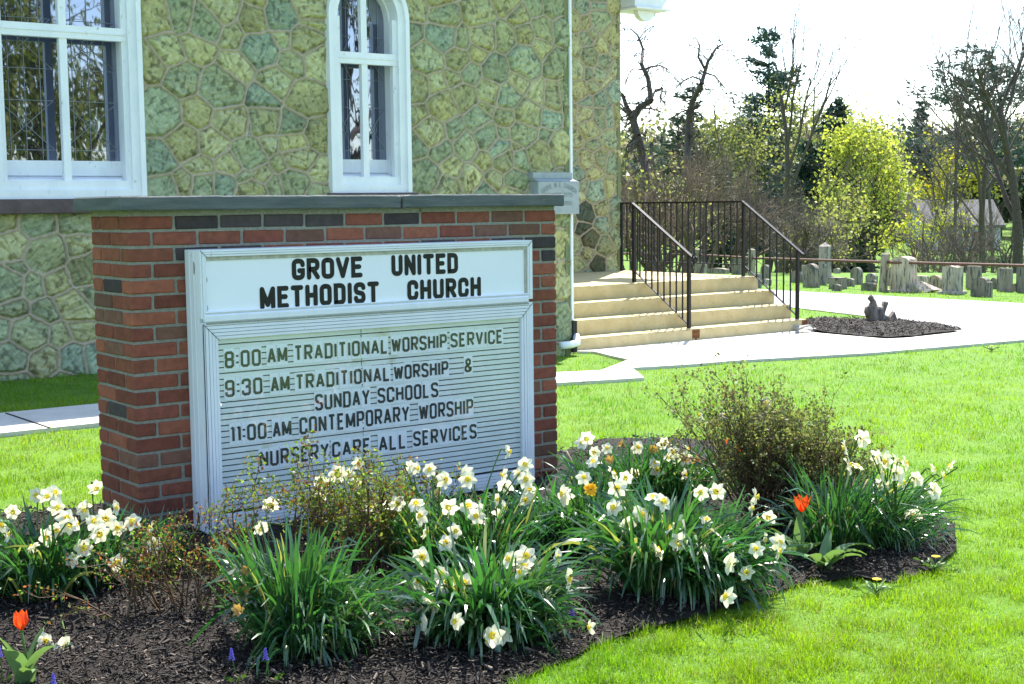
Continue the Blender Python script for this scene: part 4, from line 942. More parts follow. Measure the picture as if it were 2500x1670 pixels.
def clump(bpx, label, leaves, fl, ymid, gold=(), dead=(), slope=.16, spread=.09, cname='daffodil'):
    b = ground(*bpx); d0 = depth(b)
    t = thing('daffodil_clump', b, label, 'daffodils', 'daffodil clumps in the mulch bed')
    VV, FF, CC = [], [], []; o = 0
    for i, (dx, dy, n, rad, L, w, lean, droop, bias) in enumerate(leaves):
        bb = b + _r0*dx + _f0*dy; bb[2] = gz(bb[0], bb[1])
        V, F, c = leafmesh(bb, int(n*1.5), rad, L, w*.84, lean, droop, int(bpx[0])+i, (_r0*bias[0]-_f0*bias[1])[:2]); VV.append(V); FF.append(F+o); CC.append(c); o += len(V)
    build('leaves', np.concatenate(VV), np.concatenate(FF), mt['dleaf'], t, True, np.concatenate(CC))
    fl = list(fl)
    if len(fl) > 6:                                  # smaller blooms half turned away among the leaves
        for q in list(fl)[::2]: fl.append((q[0]+rnd.uniform(-55, 55), q[1]+rnd.uniform(-15, 70), (rnd.uniform(-1, 1), rnd.uniform(-.8, .8), rnd.uniform(-.2, .5))))
    for L, kind in ((fl, 'w'), (gold, 'g'), (dead, 'o')):
        for q in L:
            x, y = q[:2]; d = d0 - slope*(y-ymid)/100*d0/4.5 + rnd.uniform(-spread, spread) - .11; p = P(x, y, d)
            lv = leaves[rnd.randrange(len(leaves))]; best = min(leaves, key=lambda e: np.linalg.norm((b+_r0*e[0]+_f0*e[1]-p)[:2])); fb = b+_r0*best[0]+_f0*best[1]; fb[2] = gz(fb[0], fb[1]); fb = fb + np.array([rnd.uniform(-.05, .05), rnd.uniform(-.05, .05), 0])
            flower(t, fb, p, kind, q[2] if len(q) > 2 else None, .92 if kind != 'o' else .75)
    return t
R1 = (1.0, .3, .05); LF = (-1, .4, .0)
clump((110, 1465), 'big sprawling daffodil clump at the left edge with the densest white blooms', [(0, 0, 210, .10, .36, .013, .8, .8, (0, .3)), (-.22, .05, 150, .09, .36, .013, .8, .8, (-.2, .3)), (.14, .12, 80, .07, .33, .012, .7, .7, (.3, .2))],
      za1([(85, 410), (245, 300), (305, 302), (380, 380), (440, 455), (375, 535), (325, 580), (460, 510), (560, 655), (635, 480), (710, 455), (790, 520), (890, 480), (790, 755), (300, 1285), (10, 505), (560, 410)]) + [(280, 1240, R1), (233, 1190, (.6, .6, -.3))], 1290)
clump((270, 1440), 'small tuft of thin upright daffodil leaves beside the left clump', [(0, 0, 60, .035, .26, .009, .4, .35, (0, 0)), (.13, .16, 120, .08, .27, .008, .45, .35, (.2, 0)), (.02, .2, 90, .08, .26, .008, .4, .3, (0, 0))], za1([(1035, 635)]), 1330)
clump((730, 1585), 'large daffodil clump of upright leaves without open blooms in front of the rose bush', [(-.03, 0, 260, .10, .41, .014, .5, .35, (-.15, .2)), (.12, -.02, 180, .08, .34, .011, .9, 1.1, (.5, .6)), (.02, -.10, 90, .06, .30, .011, 1.1, 1.5, (.5, .9))], za3([(240, 785, R1)]), 1400, (), za3([(262, 850), (210, 970), (215, 1095)]))
clump((1170, 1565), 'daffodil clump with broad arching leaves and white blooms in the front centre', [(-.03, 0, 190, .10, .38, .016, .8, .95, (-.1, .5)), (.08, .05, 190, .09, .36, .014, .8, 1.0, (.3, .5)), (.02, -.03, 80, .06, .33, .015, 1.2, 1.5, (0, 1)), (.12, -.02, 70, .06, .27, .012, 1.0, 1.3, (.7, .7))],
      za3([(1310, 765), (1425, 870), (1455, 935), (1565, 925), (1340, 1040), (1520, 1155), (1745, 1240), (1795, 1235), (1935, 760), (1925, 830), (1840, 780)]) + [za3([(2115, 770)])[0]+(R1,), za3([(2185, 900)])[0]+(R1,), za3([(2330, 1190)])[0]+(LF,)], 1440)
clump((1110, 1400), 'loose daffodil clump between the white sign and the front centre clump', [(-.10, .10, 160, .13, .34, .012, .6, .6, (0, 0)), (.12, .06, 190, .15, .34, .012, .7, .7, (.3, .2)), (-.3, .22, 120, .12, .34, .012, .5, .5, (0, 0))],
      za3([(925, 200), (800, 265), (1275, 230), (1360, 240), (1445, 300), (1585, 300), (1275, 450), (1310, 520), (1475, 465), (1590, 465), (1640, 520), (1330, 615), (1505, 610), (400, 445), (705, 310), (335, 590), (1000, 470), (880, 270)]) + [za3([(1755, 420)])[0]+(R1,), za3([(1805, 465)])[0]+(R1,), za3([(1830, 130)])[0]+(R1,), za3([(1805, 270)])[0]+(LF,)], 1240)
clump((1400, 1350), 'wide daffodil clump with one double golden bloom right of the sign', [(-.10, .05, 190, .12, .34, .012, .8, .9, (-.5, .3)), (.08, 0, 170, .12, .34, .012, .7, .8, (-.1, .4)), (.10, .2, 120, .12, .32, .011, .5, .5, (0, 0))],
      za4([(165, 630), (180, 680), (345, 695), (440, 620), (485, 545), (455, 430), (130, 600)]), 1180, za4([(475, 675)]), za4([(575, 540)]))
clump((1640, 1455), 'daffodil clump with long leaves drooping over the mulch before the dark rose bush', [(-.06, 0, 250, .10, .42, .015, .8, .95, (-.1, .4)), (.08, 0, 240, .10, .40, .013, .9, 1.3, (.8, .7)), (.15, -.02, 110, .07, .34, .012, 1.0, 1.5, (.8, 1)), (.0, .14, 150, .10, .40, .014, .5, .5, (.2, 0))],
      za4([(590, 765), (715, 800), (815, 735), (770, 715), (890, 925), (1010, 965), (1000, 690), (1080, 685), (1130, 945), (1365, 930), (1220, 1075), (640, 620), (600, 670)]) + [q+(R1,) for q in za4([(1260, 710), (1240, 765), (1265, 820), (1300, 920), (1365, 970)])], 1290)
clump((1560, 1230), 'back row daffodil clump with withered golden blooms near the lawn edge', [(0, 0, 170, .14, .33, .011, .6, .6, (0, 0)), (.2, .05, 150, .12, .33, .011, .6, .6, (0, 0)), (-.2, .1, 100, .1, .30, .011, .6, .6, (0, 0))],
      za4([(695, 475), (820, 455), (775, 550), (790, 585), (870, 500), (935, 485), (925, 530), (550, 480), (430, 455)]), 1110, (), za4([(635, 468), (1000, 540), (775, 480), (930, 545)]))
clump((2050, 1350), 'right hand daffodil clump leaning over the mulch beside the rose bush', [(-.02, 0, 200, .10, .40, .010, .6, .7, (.2, 0)), (.12, .1, 150, .10, .36, .008, .8, .9, (.8, .3)), (.26, .2, 150, .09, .34, .008, .9, .9, (1, 0)), (.2, .04, 100, .09, .34, .007, 1.1, 1.2, (1, .6))],
      [q+(rnd.choice([R1, (1, 0, .2), (.8, -.6, 0)]),) for q in za4([(1705, 560), (1840, 520), (1895, 530), (1975, 550), (1935, 540), (1860, 600), (1855, 650), (1965, 640), (2110, 580), (2155, 615), (2115, 680), (2030, 625), (1775, 435), (1945, 600)])], 1150, slope=-.1)
clump((1790, 1200), 'few daffodils growing up through the dark rose bush', [(0, 0, 50, .12, .30, .010, .5, .5, (0, 0))], za4([(1000, 320), (1110, 325), (1310, 265), (1355, 320), (1315, 495), (1465, 525)]), 1050)

# ------------------------------------------------------------------ branching plants
def grow(S, T, p, d, L, r, lev, rng, up=.1, ang=.7, nch=4, kink=.14, ratio=(.5, .8), t0=.3, seg=4, rr=.62):
    pts = [p]; d = d/np.linalg.norm(d); rs = [r]
    for i in range(seg):
        d = d + rng.normal(0, kink, 3) + np.array([0, 0, up]); d = d/np.linalg.norm(d)
        q = pts[-1] + d*L/seg; r2 = r*(1-.5*(i+1)/seg) if lev > 0 else r*(1-.75*(i+1)/seg)
        S.append((*pts[-1], *q, rs[-1], r2)); pts.append(q); rs.append(r2)
    if lev == 0: T.append((pts[-1], d)); T.append((pts[-2], d)); return
    for k in range(nch):
        t = t0 + (1-t0)*(k+rng.uniform(.2, .9))/nch; i = min(int(t*seg), seg-1); q = pts[i]+(pts[i+1]-pts[i])*(t*seg-i)
        ax = unit(np.cross(d, rng.normal(size=3))); a = ang*rng.uniform(.6, 1.3); nd = d*math.cos(a) + ax*math.sin(a)
        grow(S, T, q, nd, L*rng.uniform(*ratio)*(1.15-.4*t), max(rs[i]*rr, .0012), lev-1, rng, up, ang, nch, kink, ratio, t0, seg, rr)
    T.append((pts[-1], d))
def rose(bpx, label, spans, nstem, H, lev, lsize, seed, leafn, lcol, width=.3, sl=0., jit=.15):
    rng = np.random.default_rng(seed); b = ground(*bpx); S = []; T = []
    for k in range(nstem):
        dx, dy = rng.uniform(-1, 1)*spans[0], rng.uniform(-1, 1)*spans[1]; p = b + _r0*dx*.6 + _f0*dy; p[2] = gz(p[0], p[1])-.02
        d = np.array([0, 0, 1.]) + _r0*(dx*.9/spans[0]*width+rng.normal(0, jit)) + _f0*rng.normal(0, .2)
        grow(S, T, p, d, H*rng.uniform(.5, .88)*(1-sl*(dx/spans[0]+.55)), rng.uniform(.003, .0062), lev, rng, .10, .62, 4, .20, (.36, .6), .3, 4, .62)
    t = thing('rose_bush', b, label, 'rose bush'); V, F = prisms(S, 4)
    build('branches', V, F, mt['rosewood'], t, False)
    tp = np.array([q[0] for q in T]); i = rng.integers(0, len(tp), leafn); C = tp[i]+rng.normal(0, .012, (leafn, 3)); V, F = leafquads(C, lsize, rng, .65)
    n = leafn; c = np.array(lcol)[rng.integers(0, len(lcol), n)]*rng.uniform(.6, 1.4, (n, 1)); build('leaves', V, F, mt['leaf'], t, False, np.repeat(c, 4, 0)); return t
GRN = [(.10, .17, .02), (.13, .20, .03), (.16, .19, .04), (.10, .13, .03), (.17, .08, .03)]
rose((790, 1420), 'rose bush with fresh yellow green leaves standing against the sign board', (.45, .10), 34, .50, 2, .015, 5, 5200, GRN, width=.35)
rose((440, 1510), 'low twiggy rose bush with brown hips at the front left corner of the sign', (.24, .10), 24, .38, 2, .012, 6, 2200, GRN+[(.20, .07, .03), (.16, .06, .02), (.13, .06, .03)], width=.45)
rose((1925, 1290), 'tall dark thicket of thorny rose canes at the back right of the bed', (.26, .14), 130, .66, 2, .015, 7, 21000, [(.11, .14, .04), (.08, .10, .04), (.11, .09, .04), (.13, .15, .05), (.17, .19, .06)], width=.24, sl=.22, jit=.06)
rose((1000, 1330), 'sparse rose bush mixed into the daffodils near the middle of the sign', (.22, .08), 9, .42, 2, .015, 8, 1000, GRN, width=.3)

def tulip_leaf(mb, b, az, L, w, lean, droop):
    K = 9; p = np.array(b, float); out = np.array([math.cos(az), math.sin(az), 0]); sd = np.array([-math.sin(az), math.cos(az), 0]); V = []
    for k in range(K):
        t = k/(K-1); th = lean+droop*t**1.5; n = np.array([-math.cos(th)*out[0], -math.cos(th)*out[1], math.sin(th)]); wk = w*.5*(math.sin(math.pi*min(1, .12+.88*t))**.7 if k < K-1 else .03)
        cup = .35*wk; wv = .006*math.sin(7*t+az)
        V += [p+sd*wk+n*(cup+wv), p, p-sd*wk+n*(cup-wv)]; p = p + (out*math.sin(th)+np.array([0, 0, math.cos(th)]))*L/(K-1)
    F = []
    for k in range(K-1): F += [(3*k, 3*k+1, 3*k+4, 3*k+3), (3*k+1, 3*k+2, 3*k+5, 3*k+4)]
    mb.add(V, F)
def tulip(bpx, fpx, label, opened, leaves, off=0., fs=1.0):
    b = ground(*bpx); t = thing('tulip', b, label, 'tulip', 'tulips in the mulch bed')
    for az, L, w, le, dr in leaves:
        mb = MB(); tulip_leaf(mb, b, az, L, w, le, dr); mb.obj('leaf', mt['tleaf'], t, True)
    if fpx:
        p = P(*fpx, depth(b)+off); mb = MB(); mid = b*.5+p*.5+np.array([.01, .0, .0]); mb.tube([b, b*.6+mid*.4, mid, p], [.0045, .0042, .004, .004], 7); mb.obj('stem', mt['stem'], t, True)
        V, F = [], []; h = .058*fs; R = .024*fs
        for i in range(6):
            a = i*math.pi/3; rr = R*(1 if i % 2 else .93); bi = len(V); K = 7
            for k in range(K):
                tt = k/(K-1); rad = rr*(math.sin(min(1., tt*1.5+.12)*math.pi/2)*(1-(.32 if not opened else -.55)*max(0, tt-.4))); wd = rr*1.25*(math.sin(math.pi*(.16+.80*tt))**.6) if k < K-1 else rr*.12
                for j in (-1, -.5, 0, .5, 1):
                    aa = a + j*wd/max(rad, rr*.5)*.55; q = rad*(1-.06*abs(j)); V.append(p+np.array([q*math.cos(aa), q*math.sin(aa), h*tt*(1-.05*abs(j))-.004]))
            for k in range(K-1):
                for j in range(4): q = bi+k*5+j; F.append((q, q+1, q+6, q+5))
        build('flower', V, F, mt['tulip'], t, True)
    return t
AZ = lambda deg: math.atan2(*( (_r0*math.cos(math.radians(deg)) - _f0*math.sin(math.radians(deg)))[[1, 0]]))
tulip((60, 1690), (52, 1535), 'closed orange red tulip at the bottom left corner with broad pale leaves', False, [(AZ(20), .20, .07, .35, .9), (AZ(100), .21, .06, .3, .8), (AZ(150), .20, .065, .2, .5), (AZ(-40), .19, .055, .2, .4), (AZ(60), .17, .065, .5, 1.2)], -.02)
tulip((1950, 1375), (1957, 1247), 'open scarlet tulip in front of the dark rose bush', True, [(AZ(200), .19, .055, .4, 1.0), (AZ(80), .18, .05, .5, 1.2), (AZ(100), .22, .045, .1, .2), (AZ(150), .19, .06, .7, 1.1), (AZ(20), .18, .05, .6, 1.1)], -.03, 1.12)
tulip((2010, 1400), None, 'flowerless tulip with twisted leaves sprawling right of the scarlet tulip', True, [(AZ(30), 0.213, 0.060, .5, 1.7), (AZ(75), 0.213, 0.066, .6, 1.0), (AZ(0), 0.250, 0.054, .5, 1.9), (AZ(130), 0.188, 0.060, .6, 1.2), (AZ(60), 0.237, 0.060, .8, .8), (AZ(-60), 0.175, 0.048, .3, .6), (AZ(100), 0.163, 0.060, .8, .9)])
tulip((1815, 1180), (1806, 1105), 'faded coral tulip half hidden inside the dark rose bush', True, [(AZ(90), .1, .03, .3, .8)], 0, .8)
tulip((1780, 1150), (1777, 1083), 'slim coral tulip bud behind the faded coral one', False, [(AZ(90), .1, .03, .3, .8)], .05, .55)
MU = 'grape hyacinths in the mulch'
for (x, y), (bx, by), lb in (((565, 1600), (575, 1680), 'violet grape hyacinth left of the bloomless daffodil clump'), ((648, 1600), (655, 1685), 'violet grape hyacinth right up against the bloomless daffodil leaves'), ((-2, 1592), (4, 1690), 'violet grape hyacinth cut by the left edge'), ((130, 1662), (128, 1720), 'violet grape hyacinth cut by the bottom edge beside the orange tulip leaves'),
                             ((1397, 1495), (1396, 1530), 'thin violet grape hyacinth alone on open mulch in the centre'), ((1788, 1298), (1792, 1345), 'violet grape hyacinth behind the drooping daffodil leaves'), ((2205, 1250), (2207, 1290), 'violet grape hyacinth under the right hand daffodil clump')):
    b = ground(bx, by); t = thing('grape_hyacinth', b, lb, 'flower', MU); p = P(x, y, depth(b)-.01); s = MB(); s.tube([b, b*.5+p*.5+np.array([.006, 0, 0]), p], .0018, 5); s.obj('stem', mt['stem'], t)
    mb = MB()
    for k in range(34):
        h = -.014+.036*k/33; r = .0075*(1-.75*k/33); a = k*2.4; q = p+np.array([r*math.cos(a), r*math.sin(a), h]); e = .0032*(1-.35*k/33)
        mb.add([q+np.array(v)*e for v in ((1, 0, 0), (-1, 0, 0), (0, 1, 0), (0, -1, 0), (0, 0, 1), (0, 0, -1.2))], [(0, 2, 4), (2, 1, 4), (1, 3, 4), (3, 0, 4), (2, 0, 5), (1, 2, 5), (3, 1, 5), (0, 3, 5)])
    mb.obj('flower', mt['muscari'], t)
    mb = MB()
    for k in range(5): a = rnd.uniform(0, 6.28); tulip_leaf(mb, b, a, .07, .004, .5, .9)
    mb.obj('leaf', mt['dleaf'] if False else mt['stem'], t)
for (x, y), lb in (((2284, 1389), 'yellow dandelion at the lawn edge of the mulch tip'), ((2140, 1447), 'yellow dandelion low in the front lawn by the mulch'), ((2420, 850), 'yellow dandelion far back on the lawn near the path')):
    b = ground(x, y+8); t = thing('dandelion', b, lb, 'dandelion', 'dandelions in the lawn'); p = b+np.array([0, 0, .055]); s = MB(); s.tube([b, p], .002, 5); s.obj('stem', mt['stem'], t)
    mb = MB()
    for k in range(46): a = k*2.4; r = .011*math.sqrt(k/46); mb.add([p+np.array([r*math.cos(a)*.6, r*math.sin(a)*.6, .004]), p+np.array([(r+.007)*math.cos(a+.2), (r+.007)*math.sin(a+.2), .010-.2*r]), p+np.array([(r+.007)*math.cos(a-.2), (r+.007)*math.sin(a-.2), .010-.2*r])], [(0, 1, 2)])
    mb.obj('flower', mt['goldpetal'] if False else mt['corona'], t); mb = MB()
    for k in range(9): tulip_leaf(mb, b, k*.7+rnd.random(), .10, .018, .9, .6)
    mb.obj('leaf', mt['stem'], t)

# ------------------------------------------------------------------ trees, thicket, houses, woods
TG = 'trees beyond the cemetery'
def tree_obj(name, b, S, label, sides=4, tint=(1, 1, 1), leaves=None, lm='leaf', cat='tree', group=TG, crown='crown'):
    t = thing(name, b, label, cat, group); S = np.array(S); big = S[:, 6] > np.quantile(S[:, 6], .75) if len(S) > 40 else np.ones(len(S), bool)
    if leaves is None or True:
        V, F = prisms(S[big], 6); build('trunk', V, F, mt['bark'], t, True, np.tile(np.array(tint)*1.0, (len(V), 1)))
        if (~big).any(): V, F = prisms(S[~big], 3); build('twigs', V, F, mt['bark'], t, False, np.tile(np.array(tint)*1.7, (len(V), 1)))
    if leaves is not None:
        C, size, cols, asp, D = leaves; rng = np.random.default_rng(len(C)); V, F = leafquads(C, size, rng, asp, D)
        c = np.array(cols)[rng.integers(0, len(cols), len(C))]*rng.uniform(.65, 1.35, (len(C), 1)); build(crown, V, F, mt[lm], t, False, np.repeat(c, 4, 0))
    return t
def bare(name, bx, by, d, toppx, label, seed, stems=1, lev=4, nch=4, up=.12, ang=.6, r=.12, kink=.12, tint=(1, 1, 1), lean=0., leaf=None, spread=.5, ratio=(.5, .78), t0=.3, tall=.75):
    rng = np.random.default_rng(seed); b = P(bx, by, d); b[2] = gz(b[0], b[1]) - .1; H = (P(bx, toppx, d)[2]-b[2]); S = []; T = []
    for k in range(stems):
        dd = np.array([0, 0, 1.]) + _r0*(lean + (rng.normal(0, spread) if stems > 1 else rng.normal(0, .03))) + _f0*rng.normal(0, spread if stems > 1 else .03)
        p = b + (_r0*rng.normal(0, .25)+_f0*rng.normal(0, .25))*(stems > 1)
        grow(S, T, p, dd, H*tall*rng.uniform(.8, 1.0), r*rng.uniform(.7, 1), lev, rng, up, ang, nch, kink, ratio, t0, 5, .58)
    lv = None
    if leaf:
        n, size, cols, jit = leaf; tp = np.array([q[0] for q in T]); i = rng.integers(0, len(tp), n); lv = (tp[i]+rng.normal(0, jit, (n, 3)), size, cols, .75, None)
    return tree_obj(name, b, S, label, tint=tint, leaves=lv)
YG = [(.20, .22, .06), (.17, .19, .05), (.24, .25, .08), (.15, .15, .06)]
# the two contorted limbs against the sky
def snake(name, d, base, paths, label, seed, tint=(.75, .7, .7), twig=.6):
    rng = np.random.default_rng(seed); S = []; b = P(*base, d); b[2] = gz(b[0], b[1])
    for pts, r0, r1 in paths:
        q = [P(x, y, d+(0 if i == 0 else rng.normal(0, .25))) for i, (x, y) in enumerate(pts)]
        if pts[0] == base: q[0] = b
        n = len(q)
        for i in range(n-1):
            ra = r0+(r1-r0)*i/(n-1); rb = r0+(r1-r0)*(i+1)/(n-1); S.append((*q[i], *q[i+1], ra*.62, rb*.62))
            if i > 0:
                for k in range(5):
                    T = []; dr = unit(q[i+1]-q[i])*.6+rng.normal(0, .8, 3); grow(S, T, q[i]+(q[i+1]-q[i])*rng.random(), dr, twig*rng.uniform(.5, 1.2), max(rb*.22, .012), 3, rng, -.08, .8, 3, .30, (.5, .8), .25, 5, .6)
    return tree_obj(name, b, S, label, tint=tint)
snake('contorted_tree', 38, (1600, 690), [([(1600, 690), (1598, 560), (1590, 470), (1570, 380), (1556, 330), (1545, 290), (1562, 262), (1590, 246), (1582, 190), (1566, 158), (1570, 120), (1557, 86)], .26, .04),
      ([(1545, 290), (1530, 262), (1520, 232), (1495, 215)], .13, .05), ([(1556, 275), (1530, 272), (1505, 258)], .07, .03), ([(1590, 246), (1600, 220), (1618, 215), (1612, 240), (1624, 255)], .05, .02),
      ([(1575, 170), (1590, 163), (1612, 160), (1630, 168)], .06, .02), ([(1557, 86), (1540, 70), (1518, 75)], .04, .015), ([(1557, 100), (1575, 75), (1600, 62)], .035, .012), ([(1575, 170), (1545, 168), (1525, 200)], .04, .012)],
      'contorted bare tree with black twisting limbs closest to the church tower', 3)
snake('contorted_tree', 42, (1680, 690), [([(1680, 690), (1682, 520), (1678, 400), (1680, 300), (1690, 250), (1712, 205), (1720, 180), (1728, 150), (1748, 118), (1765, 108)], .22, .03), ([(1722, 170), (1705, 140), (1708, 110), (1695, 85)], .07, .02),
      ([(1712, 195), (1690, 187), (1665, 200), (1650, 215)], .05, .02), ([(1722, 178), (1745, 185), (1770, 215), (1782, 260)], .05, .012), ([(1748, 118), (1790, 125), (1800, 165)], .03, .01)],
      'slimmer contorted bare tree leaning right beside the twisting one', 4)
# twiggy thicket behind the railing
bare('bare_shrub', 1650, 660, 33, 250, 'wide many stemmed bare shrub behind the railing with brown twigs', 11, 11, 3, 5, .05, .6, .055, .16, (1.15, .95, .8), 0, None, .42, (.45, .7), .25, .62)
bare('bare_shrub', 1800, 660, 35, 300, 'bare brown shrub leaning right behind the railing corner', 12, 9, 3, 5, .05, .6, .05, .16, (1.1, .95, .8), .25, None, .45, (.45, .7), .25, .62)
bare('bare_shrub', 1560, 660, 36, 330, 'bare shrub with a few yellow buds next to the tower edge', 13, 7, 3, 5, .05, .6, .05, .16, (1.1, .9, .75), 0, (500, .09, YG, .1), .4, (.45, .7), .25, .62)
bare('bare_shrub', 1960, 670, 34, 420, 'dark twiggy shrub behind the obelisk', 14, 8, 3, 5, .04, .7, .045, .18, (.9, .85, .8), 0, None, .5, (.45, .7), .2, .6)
bare('bare_shrub', 2060, 660, 37, 440, 'tangled grey shrub between the obelisk and the fence post', 15, 7, 3, 5, .02, .8, .04, .2, (1.15, 1.05, .95), 0, (700, .08, YG, .1), .5, (.45, .7), .2, .6)
bare('bare_shrub', 1930, 560, 48, 330, 'dim bare shrub in front of the dark spruce', 16, 6, 4, 4, .06, .6, .07, .16, (.8, .78, .78), 0, None, .35, (.45, .72), .25, .6)
bare('bare_tree', 1905, 620, 46, 95, 'tall bare tree with upright fanning branches against the sky', 21, 1, 5, 4, .12, .5, .12, .09, (.80, .75, .73), .04, None, .3, (.5, .74), .34, .84)
bare('bare_tree', 2000, 600, 60, 150, 'thin bare tree fanning out right of the tall upright one', 22, 1, 5, 4, .15, .45, .12, .10, (1.0, .98, .98), .05, None, .3, (.5, .72), .3, .68)
bare('bare_tree', 1785, 600, 58, 180, 'faint bare tree with drooping twigs left of the white pine', 23, 1, 5, 4, .03, .6, .12, .16, (1.1, 1.0, .95), 0, None, .3, (.5, .75), .3, .7)
# leafing trees
bare('leafing_tree', 2130, 610, 52, 262, 'bright yellow green leafing tree in the middle of the background', 31, 1, 4, 5, .10, .62, .17, .11, (.55, .5, .5), 0, (6200, .125, [(.32, .36, .06), (.29, .32, .05), (.36, .39, .09), (.22, .26, .05)], .28), .3, (.50, .74), .12, .64)
bare('leafing_tree', 1890, 600, 66, 210, 'loose yellow green leafing tree behind the upright bare tree', 32, 2, 4, 4, .08, .6, .14, .13, (.8, .75, .7), 0, (2600, .14, [(.20, .22, .06), (.17, .19, .05), (.24, .25, .07)], .34), .25, (.5, .76), .25, .66)
bare('leafing_tree', 1640, 600, 62, 225, 'dull olive leafing tree rising behind the contorted limbs', 33, 1, 4, 4, .08, .6, .14, .13, (.8, .75, .7), 0, (2300, .15, [(.13, .15, .05), (.16, .17, .06), (.09, .11, .04)], .34), .25, (.5, .76), .25, .66)
bare('leafing_tree', 2040, 600, 44, 430, 'low leafing sapling crowd left of the bright tree', 34, 3, 3, 4, .05, .7, .06, .16, (.8, .75, .7), 0, (700, .11, YG, .2), .3, (.5, .76), .2, .7)
bare('leafing_tree', 2215, 590, 56, 480, 'small yellow leafing sapling right beneath the bright tree', 35, 2, 3, 4, .05, .7, .05, .16, (.7, .65, .6), 0, (1200, .12, [(.32, .35, .04), (.26, .30, .03)], .2), .4, (.5, .76), .2, .7)
bare('forsythia', 2305, 520, 75, 385, 'golden flowering bush beside the far house', 36, 4, 3, 4, .08, .5, .05, .16, (.7, .65, .6), 0, (1500, .16, [(.42, .36, .02), (.34, .32, .02)], .2), .2, (.5, .76), .2, .75)
bare('brown_bush', 2235, 585, 66, 535, 'rusty brown bush in front of the pale house', 37, 8, 3, 4, .02, .7, .04, .2, (1.5, .7, .6), 0, None, .6, (.5, .76), .2, .8)
bare('leafing_tree', 1575, 640, 47, 480, 'young yellow green sapling seen through the left end of the railing', 38, 3, 3, 4, .05, .7, .05, .16, (.7, .65, .6), 0, (1300, .11, YG, .2), .4, (.5, .76), .2, .8)
# the big bare trees at the right
bare('bare_tree', 2400, 680, 42, 60, 'big dark bare tree with many rising branches right of the pale house', 41, 1, 5, 4, .08, .6, .14, .10, (.8, .74, .72), -.10, None, .3, (.52, .78), .2, .74)
bare('bare_tree', 2482, 700, 36, -60, 'thick dark trunk of a bare tree at the right edge', 42, 1, 5, 4, .08, .6, .15, .09, (.68, .62, .6), -.03, None, .3, (.5, .78), .25, .7)
bare('bare_tree', 2330, 640, 50, 30, 'slender bare tree standing before the far house wall', 43, 1, 5, 4, .10, .55, .10, .10, (.9, .85, .83), .02, None, .3, (.5, .76), .3, .76)
bare('bare_tree', 2285, 620, 62, 190, 'pale grey bare tree with arching branches over the lawn', 44, 1, 4, 5, .06, .65, .10, .15, (1.1, 1.05, 1.05), .15, None, .3, (.5, .78), .25, .66)
bare('bare_shrub', 2370, 660, 40, 470, 'grey tangled brush under the big bare trees', 45, 8, 3, 5, .0, .8, .04, .2, (1.0, .92, .9), 0, None, .7, (.45, .7), .2, .6)
bare('bare_shrub', 2480, 660, 38, 480, 'brush against the thick trunk at the right edge', 46, 6, 3, 5, .02, .8, .04, .2, (.9, .85, .8), 0, None, .6, (.45, .7), .2, .6)
bare('bare_tree', 2425, 660, 55, 40, 'pale many twigged bare tree filling in behind the big dark ones', 47, 1, 5, 4, .09, .55, .10, .10, (1.0, .95, .94), .0, None, .3, (.5, .76), .25, .76)
bare('bare_tree', 2255, 640, 52, 330, 'low pale bare tree screening the tan house', 48, 2, 4, 4, .04, .7, .06, .16, (1.0, .93, .9), .1, None, .35, (.5, .78), .2, .62)
bare('bare_tree', 1990, 610, 50, 300, 'slight grey bare tree in front of the pointed spruce', 49, 2, 4, 4, .06, .6, .07, .14, (.95, .9, .87), .1, None, .3, (.5, .78), .2, .64)
bare('bare_tree', 1700, 640, 44, 260, 'brown twiggy bare tree rising out of the thicket', 50, 3, 4, 5, .06, .6, .06, .15, (1.3, 1.1, .95), 0, None, .35, (.45, .72), .2, .6)
bare('bare_shrub', 2300, 655, 47, 430, 'pale tangled brush hiding the low white house', 61, 9, 3, 5, .06, .6, .04, .18, (1.0, .93, .9), 0, None, .35, (.45, .72), .2, .62)
bare('bare_shrub', 2385, 655, 52, 420, 'fine grey saplings standing between the trunks at the right', 62, 9, 3, 5, .10, .5, .04, .14, (1.0, .95, .93), 0, None, .3, (.45, .72), .25, .66)
# evergreens
def conifer(name, bx, by, d, toppx, label, seed, wbase, cols, tiers, start=.1, droop=-.1, ragged=.2, needle=.28, dens=26, shape=1.0):
    rng = np.random.default_rng(seed); b = P(bx, by, d); b[2] = gz(b[0], b[1])-.1; H = P(bx, toppx, d)[2]-b[2]; S = [(*b, *(b+np.array([0, 0, H])), H*.016, .02)]; C = []; D = []
    for i in range(tiers):
        t = start+(1-start)*((i+rng.uniform(-.3, .3))/tiers); t = min(max(t, start), .985); L0 = wbase*(1-(t-start)/(1-start))**shape+.12
        for k in range(rng.integers(5, 8)):
            a = rng.uniform(0, 6.283); L = L0*rng.uniform(1-ragged*2, 1+ragged); p = b+np.array([0, 0, H*t]); dr = np.array([math.cos(a), math.sin(a), droop+rng.normal(0, .12)])
            S.append((*p, *(p+dr*L), .03, .01)); m = max(4, int(dens*L/wbase)); u = rng.uniform(.25, 1.05, m)[:, None]
            q = p+dr*L*u + rng.normal(0, 1, (m, 3))*np.array([.18, .18, .15])*(.4+L*.28); C.append(q); D.append(dr[None]*.8+rng.normal(0, .55, (m, 3)))
    return tree_obj(name, b, S, label, leaves=(np.concatenate(C), needle, cols, .28, np.concatenate(D)), lm='needle', tint=(.6, .55, .5))
DK = [(.022, .050, .028), (.030, .065, .036), (.016, .036, .024)]; BL = [(.045, .085, .065), (.060, .105, .080), (.035, .065, .05)]
conifer('white_pine', 1875, 600, 72, 72, 'ragged blue green pine topping the skyline near the middle', 51, 2.3, BL, 21, .35, .22, .40, .34, 75, .55)
